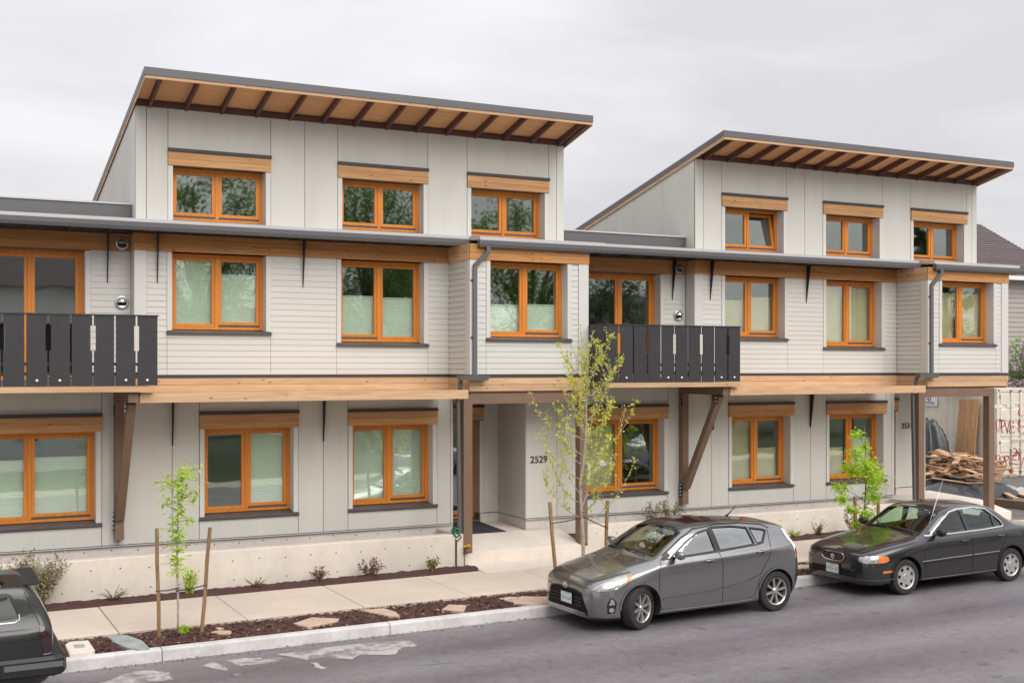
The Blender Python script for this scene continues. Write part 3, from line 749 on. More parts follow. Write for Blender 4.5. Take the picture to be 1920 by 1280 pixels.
    MB().box(bx - w - 0.002, bx + w + 0.002, 18.42, YL - 0.02, 3.17, 3.325).build('bracket_beam', 'brownpaint', br)
    MB().bar((bx, 18.62, 3.165), (bx, YL - 0.17, 1.30), 0.12, 0.13, (1, 0, 0)).build('brace', 'brownpaint', br)
    for y, z in ((YL - 0.09, 3.0), (18.62, 3.08), (YL - 0.10, 1.32), (YL - 0.10, 1.18)):
        MB().box(bx - w - 0.012, bx - w - 0.003, y - 0.045, y + 0.045, z - 0.075, z + 0.075).build('steel_plate', 'blacksteel', br)
        for dz in (-0.035, 0.035): bolt(br, bx - w - 0.012, y, z + dz, 0.018, 'x')
    # ---- balcony
    q0, q1, YBAL = D['bal'][0], D['bal'][1], 18.40
    bal = MB().box(q0, q1 - 0.06, YBAL - 0.035, YR, 3.335, 3.412).build('balcony', 'brownpaint', root)
    MB().box(q0, q1 - 0.055, YBAL - 0.06, YBAL - 0.037, 3.33, 3.415).build('balcony_rim', 'cedar', bal)
    nb = 10; bw = (q1 - q0) / nb; gp = 0.014
    for i in range(nb):
        a, b = q0 + bw * i + gp, q0 + bw * (i + 1) - gp
        za, zb, n0, n1, nd = 3.425, 4.455, 3.94, 4.31, 0.024
        lft = (nb - i) % 2 == 1 and i > 0; rgt = (nb - i) % 2 == 0      # cut-outs at every other joint
        poly = [(a, za), (b, za)]
        if rgt: poly += [(b, n0), (b - nd, n0), (b - nd, n1), (b, n1)]
        poly += [(b, zb), (a, zb)]
        if lft: poly += [(a, n1), (a + nd, n1), (a + nd, n0), (a, n0)]
        MB().prism([(p, YBAL, z) for p, z in poly], (0, 0.022, 0)).build('rail_board', 'railboard', bal)
        if i in D['bolts']: bolt(bal, (a + b) / 2, YBAL, 3.50, 0.027)
    MB().box(q0 - 0.01, q1 + 0.01, YBAL - 0.012, YBAL + 0.06, 4.457, 4.478).build('top_rail', 'railboard', bal)
    for zz in (3.58, 3.72): MB().box(q0 + 0.02, q1 - 0.02, YBAL + 0.026, YBAL + 0.05, zz, zz + 0.045).build('rail_bar', 'railboard', bal)
    for X in (q0, q1 - 0.022):
        for i in range(2):
            y0 = YBAL + 0.03 + i * 0.30
            MB().box(X, X + 0.022, y0, y0 + 0.285, 3.425, 4.455).build('rail_board', 'railboard', bal)
        MB().box(X - 0.008, X + 0.03, YBAL + 0.061, YB + 0.0, 4.457, 4.478).build('top_rail', 'railboard', bal)
    # ---- entry
    E0, E1, E2 = D['entry']                             # door opening, wall end
    mb = MB()
    for a, b, c, d in cells(l1, E2, 0.5, 3.25, [(E0, E1, 0.72, 2.66)]): mb.box(a, b, YE, YE + 0.3, c, d)
    mb.build('entry_wall', 'backing', root)
    window(root, E0, E1, 0.74, 2.66, YE, rec=0.22, sill=False, fr=0.07, name='entry_door', cz0=0.86, mull=0.42)
    panel_rect(root, E1 + 0.085, E2, 0.86, 3.23, YE); panel_rect(root, l1 + 0.0, E1 + 0.085, 2.96, 3.23, YE)
    lintel(root, l1 + 0.01, E1 + 0.08, 2.677, YE)
    MB().box(E1 + 0.02, E2, YE - 0.012, YE - 0.001, 0.55, 0.845).build('entry_plinth', 'foundation', root)
    return root

T1 = townhouse(dict(
    u=3.26, end=11.155, rec0=0.2, low=(-1.2, 8.845), bay=(8.78, 11.14), canopy=(3.09, 8.49), brk=2.99, bal=(0.26, 3.34),
    label='grey townhouse on the left with pulled pleated blinds and house number porch',
    w1=[(0.72, 2.655, (('blind', 0, .72), ('blind', 0, .74))), (4.355, 5.865, (None, ('blind', 0, 1))), (6.92, 8.44, (('blind', 0, 1), ('blind', 0, 1)))],
    w2=[(3.83, 5.39, 4.325, (('blind', 0, 1), ('blind', 0, .78))), (6.71, 8.27, 4.15, (('blind', 0, .57), ('blind', 0, .57)))],
    wc=(9.155, 10.72, 4.245, (('blind', 0, .42), ('blind', 0, .42))),
    w3=[(3.845, 5.385, (None, None)), (6.73, 8.26, (None, None)), (9.20, 10.735, (None, None))],
    j1=[2.98, 3.837, 6.394, 8.79], j3=[3.43, 6.064, 10.99], door=(0.9, 2.53),
    cfin=[3.84, 6.39], fin2=[3.60, 6.03], finr=2.87, vents=[3.09], bolts=(4, 5, 8, 9),
    entry=(8.93, 9.94, 10.35)))
T2 = townhouse(dict(
    u=14.19, end=22.13, rec0=11.17, low=(10.35, 19.574), bay=(19.66, 22.08), canopy=(13.98, 19.04), brk=13.86, bal=(11.165, 14.19), tilt=0,
    label='grey townhouse on the right with brown paper behind its window panes',
    w1=[(11.60, 13.44, (('paper', 0, 1), None)), (15.10, 16.63, (('paper', 0, 1), ('paper', 0, .52))), (17.69, 19.24, (('paper', 0, .5), ('blind', 0.0, .62)))],
    w2=[(14.925, 16.48, 4.335, (('paper', 0, .66), ('paper', 0, .72))), (17.605, 19.19, 4.16, (('paper', 0, 1), ('paper', 0, 1)))],
    wc=(20.06, 21.64, 4.245, (('paper', 0, .9), ('paper', 0, .88))),
    w3=[(14.925, 16.45, (None, None)), (17.595, 19.13, (None, None)), (20.135, 21.71, (None, None))],
    j1=[11.0, 13.95, 14.6, 17.18, 19.5], j3=[14.4, 17.02, 21.97], door=(11.86, 13.55),
    cfin=[14.62, 17.16], fin2=[14.56, 17.06], finr=13.84, vents=[13.98], bolts=(1, 4, 5, 8, 9),
    entry=(19.68, 20.78, 21.75), posts=(19.385, 21.505)))
# side walls of the entry porches, house numbers
for (X, root) in ((10.35, T2),):
    MB().box(X, X + 0.25, YL + 0.3, YE, 0.0, 0.845).build('foundation', 'foundation', root)
    MB().box(X + 0.002, X + 0.25, YL + 0.302, YE - 0.002, 0.85, 3.23).build('entry_side_wall', 'backing', root)
    for a, b in ((YL + 0.005, 20.48), (20.485, YE - 0.02)):
        MB().box(X - 0.014, X - 0.002, a, b, 0.86, 3.23).build('wall_panel', 'panel', root)
    MB().box(X - 0.02, X - 0.001, YL - 0.02, YL + 0.03, 0.86, 3.235).build('corner_trim', 'trim', root)
MB().box(21.55, 21.75, YE + 0.3, 28.9, 0.0, 3.25).build('side_wall', 'panel', T2)
MB().box(21.9, 22.1, YB + 0.3, 28.9, 3.28, 5.9).build('side_wall', 'siding', T2)
text_mesh('house_number', '2529', 0.185, 'blacksteel', T1, (xat(994, 19.88), YL - 0.026, 1.70 + 0.20), Matrix.Rotation(R(90), 3, 'X').to_euler())
p = atY(1690, 803, YE - 0.02)
text_mesh('house_number', '2531', 0.18, 'blacksteel', T2, (p[0], YE - 0.026, p[2]), Matrix.Rotation(R(90), 3, 'X').to_euler())
# the number of the left townhouse sits on the neighbouring porch wall
# ------------------------------------------------------------------ low concrete walls, porches, flat stones
def tie_holes(pts, Y, parent):
    m = MB()
    for X, Z in pts: m.lathe([(0, -0.003), (0.010, -0.003), (0.012, 0.0)], (X, Y, Z), 'y', 8)
    o = m.build('tie_holes', 'hole', parent); o['kind'] = 'stuff'
def low_wall(x0, x1, label, z=0.79, endblock=True):
    t = thing('concrete_wall', label, 'wall', ((x0 + x1) / 2, YWALL, 0.1))
    xe = x1 - 0.17 if endblock else x1
    MB().add([(x0, YWALL, 0.0), (xe, YWALL, 0.0), (xe, YWALL + 0.2, 0.0), (x0, YWALL + 0.2, 0.0), (x0, YWALL, z - .012), (xe, YWALL, z - .012), (xe, YWALL + 0.2, z - .012), (x0, YWALL + 0.2, z - .012),
              (x0, YWALL + .012, z), (xe, YWALL + .012, z), (xe, YWALL + 0.188, z), (x0, YWALL + 0.188, z)],
             [(0, 1, 5, 4), (1, 2, 6, 5), (2, 3, 7, 6), (3, 0, 4, 7), (4, 5, 9, 8), (5, 6, 10, 9), (6, 7, 11, 10), (7, 4, 8, 11), (8, 9, 10, 11)]).build('wall_body', 'concrete', t)
    if endblock: MB().box(xe + 0.012, x1, YWALL - 0.004, YL - 0.05, 0.0, z + 0.004).build('wall_end', 'concrete', t)
    pts = []; X = x0 + 0.3
    while X < x1 - 0.3: pts += [(X, 0.62 + 0.01 * math.sin(X * 9)), (X + 0.02, 0.31)]; X += 0.43
    tie_holes(pts, YWALL, t)
    MB().box(x0, xe, YWALL + 0.2, YL + 0.01, 0.0, 0.52).build('planter_fill', 'soil', t)
    return t
low_wall(-3.0, 8.655, 'long low concrete wall in front of the left townhouse')
low_wall(11.05, 19.55, 'low concrete wall in front of the right townhouse, behind the parked cars')
for root, a, b in ((T1, -1.0, 8.6), (T2, 10.9, 19.3)):
    pts = []; X = a + 0.2
    while X < b: pts.append((X, 0.765 + 0.012 * math.sin(X * 5))); X += 0.41
    tie_holes(pts, YL + 0.015, root)
def porch(x0, x1, xin, label):
    t = thing('concrete_porch', label, 'porch', ((x0 + x1) / 2, 19.3, 0.3))
    def prof(pr, a, b, nm, mt='concrete'):
        n = len(pr)
        return MB().add([(xx, p[0], p[1]) for xx in (a, b) for p in pr], [tuple(range(n)), tuple(range(2 * n - 1, n - 1, -1))] + [(i, n + i, n + (i + 1) % n, (i + 1) % n) for i in range(n)]).build(nm, mt, t)
    prof([(18.97, 0.0), (18.97, 0.448), (18.978, 0.456), (19.85, 0.64), (19.85, 0.0)], x0, x1, 'porch_edge')
    prof([(19.852, 0.0), (19.852, 0.641), (21.4, 0.70), (21.4, 0.0)], x0, xin, 'porch_slab')
    g = G(x0) + 0.166
    prof([(18.22, 0.0), (18.22, g + 0.004), (18.965, 0.262), (18.965, 0.0)], x0 + 0.04, x1 - 0.02, 'ramp')
porch(8.668, 11.04, 10.335, 'concrete entry porch with ramp between the two brown posts, left townhouse')
porch(19.57, 22.2, 22.2, 'concrete entry porch at the right end, mostly behind the black sedan')
MB().hexa([(8.98, 19.88, 0.643), (9.92, 19.88, 0.643), (9.92, 21.1, 0.69), (8.98, 21.1, 0.69)], [(8.98, 19.88, 0.656), (9.92, 19.88, 0.656), (9.92, 21.1, 0.703), (8.98, 21.1, 0.703)]).build('doormat', 'mat_rubber')
tag(bpy.data.objects['doormat'], 'dark rubber doormat lying on the porch before the left front door', 'doormat')

def poly_slab(name, mat, pts, h, th, parent=None, jit=0.0):
    P = [ground(px, py, h) for px, py in pts]
    c = sum(P, Vector()) / len(P)
    n = len(P); low = [p - Vector((0, 0, th)) for p in P]
    top = [p + (c - p) * 0.06 + Vector((0, 0, rnd.uniform(-jit, jit))) for p in P]
    mid = [p - Vector((0, 0, 0.008)) for p in P]
    m = MB().add(low + mid + top, [(i, (i + 1) % n, n + (i + 1) % n, n + i) for i in range(n)] + [(n + i, n + (i + 1) % n, 2 * n + (i + 1) % n, 2 * n + i) for i in range(n)] + [tuple(range(2 * n, 3 * n))])
    vol = sum((P[i].x * P[(i + 1) % n].y - P[(i + 1) % n].x * P[i].y) for i in range(n))
    if vol < 0: m.f = [tuple(reversed(f)) for f in m.f]
    return m.build(name, mat, parent)
basic('sandstone', (0.50, 0.34, 0.25), 0.85, var=0.2, scale=5, bump=0.4, bscale=18, dirt=0.2, c2=(0.58, 0.46, 0.37))
basic('greystone', (0.33, 0.35, 0.34), 0.85, var=0.2, scale=5, bump=0.4, bscale=14, dirt=0.2)
def c5(*p): return [(x / 4, 960 + y / 4) for x, y in p]
def c6(*p): return [(480 + x / 4, 960 + y / 4) for x, y in p]
def c7(*p): return [(960 + x / 3.5556, 920 + y / 3.5556) for x, y in p]
def c8(*p): return [(1440 + x / 4, 900 + y / 4) for x, y in p]
stones = [
    ('greystone', c5((800, 920), (955, 915), (1070, 960), (1122, 1012), (1040, 1019), (950, 1008), (850, 965)), 'grey flat stone beside the meter lid, largest in the mulch'),
    ('sandstone', c5((1580, 893), (1640, 882), (1735, 884), (1735, 902), (1640, 906)), 'pale flat stone just right of the left sapling'),
    ('sandstone', c5((1615, 862), (1650, 856), (1680, 866), (1640, 876)), 'tiny pale stone chip behind the flat stone by the left sapling'),
    ('sandstone', c6((280, 830), (420, 785), (625, 792), (612, 812), (390, 854)), 'wide pinkish flat stone with pointed left end in the mulch'),
    ('sandstone', c6((790, 728), (960, 716), (1050, 742), (1080, 775), (990, 771), (850, 745)), 'tan flat stone tapering to the left, touching the walk edge'),
    ('sandstone', c6((1395, 722), (1445, 690), (1580, 695), (1555, 738)), 'small squarish stone with dark streaks in the mulch'),
    ('sandstone', c6((1820, 640), (1900, 630), (2070, 640), (2110, 665), (1980, 672), (1900, 662)), 'tan flat stone nearest to the grey hatchback nose'),
    ('sandstone', c7((0, 712), (60, 700), (260, 702), (300, 735), (120, 752), (10, 742)), 'reddish flat stone partly behind the grey hatchback bumper'),
    ('sandstone', c8((190, 640), (240, 628), (330, 630), (320, 655), (210, 660)), 'reddish flat stone between the hatchback and the black sedan')]
for mt, pts, lab in stones:
    tag(poly_slab('flat_stone', mt, pts, 0.178, 0.05, None, 0.004), lab, 'stone', 'flat stones set in the mulch')
ml = thing('meter_box', 'square pale concrete meter lid set in the mulch behind the black car', 'meter box', ground(150, 1212, 0.17))
poly_slab('lid_frame', 'concrete', c5((488, 985), (520, 966), (662, 955), (712, 1028), (692, 1038), (525, 1060)), 0.195, 0.06, ml)
poly_slab('lid', 'greystone', c5((548, 990), (628, 984), (645, 1008), (560, 1016)), 0.20, 0.008, ml)

# marks on the road
road = bpy.data.objects['road']
def flat(name, mat, pts, h, parent):
    P = [ground(px, py, h) for px, py in pts]
    Q = []
    for i, p in enumerate(P):                        # roughen the outline
        q = P[(i + 1) % len(P)]; n = max(1, int((q - p).length / 0.06))
        for k in range(n):
            s = p.lerp(q, k / n); Q.append(s + Vector((rnd.uniform(-1, 1), rnd.uniform(-1, 1), 0)) * 0.018)
    vol = sum((Q[i].x * Q[(i + 1) % len(Q)].y - Q[(i + 1) % len(Q)].x * Q[i].y) for i in range(len(Q)))
    if vol < 0: Q.reverse()
    bm = bmesh.new(); f = bm.faces.new([bm.verts.new(p) for p in Q]); bmesh.ops.triangulate(bm, faces=[f])
    for v in bm.verts: v.co.z = G(v.co.x) + h
    me = bpy.data.meshes.new(name); bm.to_mesh(me); bm.free()
    return link(name, me, mat, parent)
for pts in (c6((150, 1062), (300, 1090), (380, 1105), (410, 1068), (520, 1066), (600, 1088), (720, 1103), (780, 1065), (1050, 1065), (1085, 1015), (1220, 1000), (1160, 962), (900, 970), (600, 1000), (400, 1036)),
            c5((700, 1300), (840, 1245), (900, 1220), (1000, 1190), (1150, 1185), (1270, 1200), (1300, 1255), (1100, 1268), (1040, 1310)),
            c5((1510, 1150), (1600, 1125), (1680, 1150), (1715, 1185), (1600, 1170)),
            c5((1690, 1112), (1840, 1088), (1980, 1100), (2100, 1085), (2150, 1100), (2020, 1130), (1800, 1150)),
            c6((-20, 1090), (40, 1088), (60, 1105), (0, 1112)), c6((405, 1130), (440, 1118), (480, 1145), (535, 1162), (500, 1172), (450, 1160), (430, 1135)),
            c5((1735, 1210), (1790, 1203), (1815, 1218), (1760, 1224))):
    flat('cement_stain', 'residue', pts, 0.004, road)
basic('greenpaint', (0.12, 0.30, 0.22), 0.8, var=0.3, scale=30)
for a, b in (((1225, 1142), (1400, 1132)), ((1310, 1095), (1395, 1132)), ((1400, 1130), (1515, 1116))):
    P0, P1 = (ground(480 + q[0] / 4, 960 + q[1] / 4, 0.005) for q in (a, b)); d = (P1 - P0).normalized(); s = Vector((-d.y, d.x, 0)) * 0.012
    MB().add([P0 - s, P1 - s * 0.4, P1 + s * 0.4, P0 + s], [(0, 1, 2, 3)]).build('paint_mark', 'greenpaint', road)

# mulch chips and gutter litter
basic('chip_dark', (0.075, 0.032, 0.027), 0.95, var=0.3, scale=20)
basic('chip_mid', (0.15, 0.068, 0.052), 0.95, var=0.3, scale=20)
basic('chip_pale', (0.42, 0.30, 0.21), 0.95, var=0.3, scale=20)
def chips(name, mat, n, areas, h, lo, hi, label):
    m = MB(); tot = sum((a[1] - a[0]) * (a[3] - a[2]) for a in areas)
    for a in areas:
        for _ in range(int(n * (a[1] - a[0]) * (a[3] - a[2]) / tot)):
            x = rnd.uniform(a[0], a[1]); y = rnd.uniform(a[2], a[3]); L = rnd.uniform(lo, hi); w = L * rnd.uniform(0.2, 0.5)
            t = (y - a[2]) / (a[3] - a[2]); c = Vector((x, y, G(x) + h + 0.03 * math.sin(math.pi * t) * a[4] + rnd.uniform(0, 0.012)))
            q = Matrix.Rotation(rnd.uniform(0, 6.3), 3, 'Z') @ Matrix.Rotation(rnd.uniform(-.5, .5), 3, 'X') @ Matrix.Rotation(rnd.uniform(-.4, .4), 3, 'Y')
            th = 0.006
            vs = [c + q @ Vector(p) for p in ((-L / 2, -w / 2, 0), (L / 2, -w / 3, 0), (L / 2.4, w / 2, 0), (-L / 2.5, w / 2.5, 0), (0, 0, th))]
            m.add(vs, [(0, 1, 4), (1, 2, 4), (2, 3, 4), (3, 0, 4)])
    o = m.build(name, mat); o['kind'] = 'stuff'; o['label'] = label; o['category'] = 'mulch'; return o
AR = [(-2.5, 8.88, YK1 + .02, YS0 - .01, 1), (9.62, 19.5, YK1 + .02, YS0 - .01, 1), (-2.5, 8.7, YS1 + .01, YWALL - .01, 1), (11.65, 19.5, YS1 + .01, YWALL - .01, 1)]
chips('mulch_chips', 'chip_dark', 9000, AR, 0.13, 0.03, 0.09, 'dark bark mulch covering the planting beds')
chips('mulch_chips', 'chip_mid', 6000, AR, 0.132, 0.02, 0.08, 'reddish brown bark pieces in the planting beds')
chips('mulch_chips', 'chip_pale', 700, AR, 0.138, 0.015, 0.06, 'pale wood splinters in the planting beds')
chips('gutter_litter', 'chip_mid', 420, [(1.5, 14, YK0 - 0.16, YK0 - 0.01, 0)], 0.004, 0.012, 0.04, 'brown leaf litter along the foot of the kerb')
chips('gutter_litter', 'chip_pale', 150, [(1.5, 14, YK0 - 0.3, YK0 - 0.01, 0)], 0.004, 0.01, 0.035, 'pale bits of litter along the foot of the kerb')

# hose tap wrapped in green hose, little yellow flower pot at the post
basic('greenhose', (0.01, 0.16, 0.075), 0.45, var=0.2, scale=8)
basic('yellow', (0.75, 0.5, 0.03), 0.6, var=0.2)
hx, hz = xat(853, 19.05), 0.80
t = thing('garden_hose', 'short green hose bundled over the end of the low concrete wall', 'hose', (hx, 19.05, hz))
pts = []
for i in range(60):
    a = i * 0.55; pts.append((hx + 0.055 * math.cos(a) * (1 - i / 140) + 0.012 * math.sin(i * 2.1), 19.03 + 0.05 * math.sin(a * 0.7), hz + 0.05 + 0.06 * math.sin(a) - 0.0012 * i))
pts += [(hx + 0.07, 18.985, hz - 0.02), (hx + 0.09, 18.98, hz - 0.06), (hx + 0.03, 18.975, hz - 0.11), (hx - 0.01, 18.975, hz - 0.12)]
MB().tube(pts, 0.011, 6).build('hose_coil', 'greenhose', t, True)
MB().box(hx - 0.012, hx + 0.012, 18.985, 18.997, 0.2, hz - 0.1).build('hose_pipe', 'flash', t)
fx, fz = xat(876, 18.94), 0.46
t = thing('flower_pot', 'tiny dark pot with yellow flowers at the foot of the left brown post', 'flower pot', (fx, 18.985, fz))
MB().lathe([(0.0, 0.0), (0.032, 0.0), (0.042, 0.075), (0.036, 0.075), (0.034, 0.06), (0, 0.06)], (fx, 18.93, fz), 'z', 12).build('pot', 'brownpaint', t, True)
fm = MB()
for i in range(26):
    c = Vector((fx + rnd.uniform(-.05, .05), 18.93 + rnd.uniform(-.04, .04), fz + 0.09 + rnd.uniform(0, .05))); q = Matrix.Rotation(rnd.uniform(0, 6), 3, 'Z') @ Matrix.Rotation(rnd.uniform(-1, 1), 3, 'X')
    fm.add([c + q @ Vector(p) for p in ((-.018, -.018, 0), (.018, -.018, 0), (.018, .018, .006), (-.018, .018, 0))], [(0, 1, 2, 3)])
fm.build('flowers', 'yellow', t)
# ------------------------------------------------------------------ cars (local x runs from nose to tail, y to the kerb)
def paint(name, c, metal=0.6, rough=0.32, coat=1.0):
    m, n, l, b = nt(name)
    b.inputs['Base Color'].default_value = rgb(c); b.inputs['Metallic'].default_value = metal; b.inputs['Roughness'].default_value = rough
    b.inputs['Coat Weight'].default_value = coat; b.inputs['Coat Roughness'].default_value = 0.06
paint('paint_grey', (0.25, 0.25, 0.255), 0.85, 0.25)
paint('paint_silver', (0.55, 0.55, 0.56), 0.7, 0.3)
paint('paint_black', (0.02, 0.02, 0.022), 0.2, 0.25)
paint('paint_suv', (0.010, 0.011, 0.012), 0.0, 0.3, 0.55)
basic('plastic_black', (0.014, 0.014, 0.015), 0.42, var=0.1)
basic('grille_black', (0.007, 0.007, 0.008), 0.6, spec=0.2)
basic('tyre', (0.028, 0.027, 0.027), 0.85, var=0.2, scale=8, bump=0.2, bscale=60)
basic('rimmetal', (0.58, 0.575, 0.55), 0.3, metal=0.85, var=0.1)
basic('hubcap', (0.52, 0.52, 0.51), 0.38, metal=0.6, var=0.08)
basic('chrome', (0.75, 0.75, 0.75), 0.12, metal=1.0, var=0.02)
basic('seat_fabric', (0.05, 0.05, 0.052), 0.9, var=0.15)
basic('dash', (0.03, 0.03, 0.032), 0.7)
basic('amber', (0.75, 0.20, 0.04), 0.25, var=0.1, coat=0.6)
basic('smoked', (0.03, 0.008, 0.01), 0.12, coat=0.8)
basic('redlens', (0.40, 0.012, 0.02), 0.15, var=0.1, coat=0.8)
basic('clearlens', (0.42, 0.42, 0.40), 0.16, metal=0.5, var=0.45, scale=26, coat=0.8)
basic('plate', (0.72, 0.76, 0.77), 0.5, var=0.06, scale=20)
basic('plate_green', (0.25, 0.42, 0.40), 0.5, var=0.2, scale=10)
glass('car_glass', (0.66, 0.82, 0.76), 0.09)
glass('car_glass_dark', (0.34, 0.38, 0.38), 0.40)

def pchip(xs, ys, x):
    n = len(xs)
    if x <= xs[0]: return ys[0]
    if x >= xs[-1]: return ys[-1]
    i = 0
    while x > xs[i + 1]: i += 1
    h = xs[i + 1] - xs[i]; dl = lambda k: (ys[k + 1] - ys[k]) / (xs[k + 1] - xs[k])
    def tang(k):
        if k == 0: return dl(0)
        if k == n - 1: return dl(n - 2)
        a, b = dl(k - 1), dl(k)
        if a * b <= 0: return 0.0
        h0, h1 = xs[k] - xs[k - 1], xs[k + 1] - xs[k]; w1, w2 = 2 * h1 + h0, h1 + 2 * h0
        return (w1 + w2) / (w1 / a + w2 / b)
    t = (x - xs[i]) / h; m0, m1 = tang(i) * h, tang(i + 1) * h
    return (2 * t**3 - 3 * t**2 + 1) * ys[i] + (t**3 - 2 * t**2 + t) * m0 + (-2 * t**3 + 3 * t**2) * ys[i + 1] + (t**3 - t**2) * m1

class Loft:
    def __init__(s, rows):
        s.rows = rows; s.xs = [r[0] for r in rows]; s.K = len(rows[0][1])
    def sec(s, x):
        return [(pchip(s.xs, [r[1][k][0] for r in s.rows], x), pchip(s.xs, [r[1][k][1] for r in s.rows], x)) for k in range(s.K)]
    def dense(s, x, sub):
        P = s.sec(x); ts = list(range(s.K)); out = []
        # chord-length parameter keeps the curve even
        acc = [0.0]
        for a, b in zip(P, P[1:]): acc.append(acc[-1] + max(1e-4, math.hypot(b[0] - a[0], b[1] - a[1])))
        for i in range(s.K - 1):
            for j in range(sub[i]):
                t = acc[i] + (acc[i + 1] - acc[i]) * j / sub[i]
                out.append((pchip(acc, [p[0] for p in P], t), pchip(acc, [p[1] for p in P], t)))
        out.append(P[-1]); return out
    def stations(s, step=0.05):
        xs = []
        for a, b in zip(s.xs, s.xs[1:]):
            n = max(2, int((b - a) / step))
            xs += [a + (b - a) * i / n for i in range(n)]
        return xs + [s.xs[-1]]
    def mesh(s, sub=(1, 3, 4, 4, 3, 6, 7)):
        vs = []; fs = []; xs = s.stations(); half = None
        for x in xs:
            d = s.dense(x, sub); n = len(d)
            ring = [(x, -y, z) for y, z in d] + [(x, y, z) for y, z in reversed(d[1:-1])]
            vs += ring; half = len(ring)
        for i in range(len(xs) - 1):
            for k in range(half):
                a = i * half + k; b = i * half + (k + 1) % half
                fs.append((a, b, b + half, a + half))
        fs.append(tuple(range(half - 1, -1, -1))); fs.append(tuple((len(xs) - 1) * half + k for k in range(half)))
        fs = [tuple(reversed(f)) for f in fs]
        return vs, fs
def bm_from(vs, fs):
    bm = bmesh.new(); V = [bm.verts.new(v) for v in vs]
    for f in fs: bm.faces.new([V[i] for i in f])
    bmesh.ops.recalc_face_normals(bm, faces=bm.faces); return bm
def tmp_obj(name, vs, fs):
    bm = bm_from(vs, fs); me = bpy.data.meshes.new(name); bm.to_mesh(me); bm.free()
    o = bpy.data.objects.new(name, me); COL.objects.link(o); return o
def boolean_diff(o, cutters):
    for c in cutters:
        m = o.modifiers.new('b', 'BOOLEAN'); m.object = c; m.operation = 'DIFFERENCE'; m.solver = 'EXACT'
    dg = bpy.context.evaluated_depsgraph_get(); me = bpy.data.meshes.new_from_object(o.evaluated_get(dg))
    for c in cutters: bpy.data.objects.remove(c)
    old = o.data; o.modifiers.clear(); o.data = me; bpy.data.meshes.remove(old)
def prism_obj(poly, d):
    m = MB().prism(poly, d); return tmp_obj('cutter', m.v, m.f)
def smooth_sharp(o, ang=32):
    o.data.polygons.foreach_set('use_smooth', [True] * len(o.data.polygons)); o.data.set_sharp_from_angle(angle=R(ang))

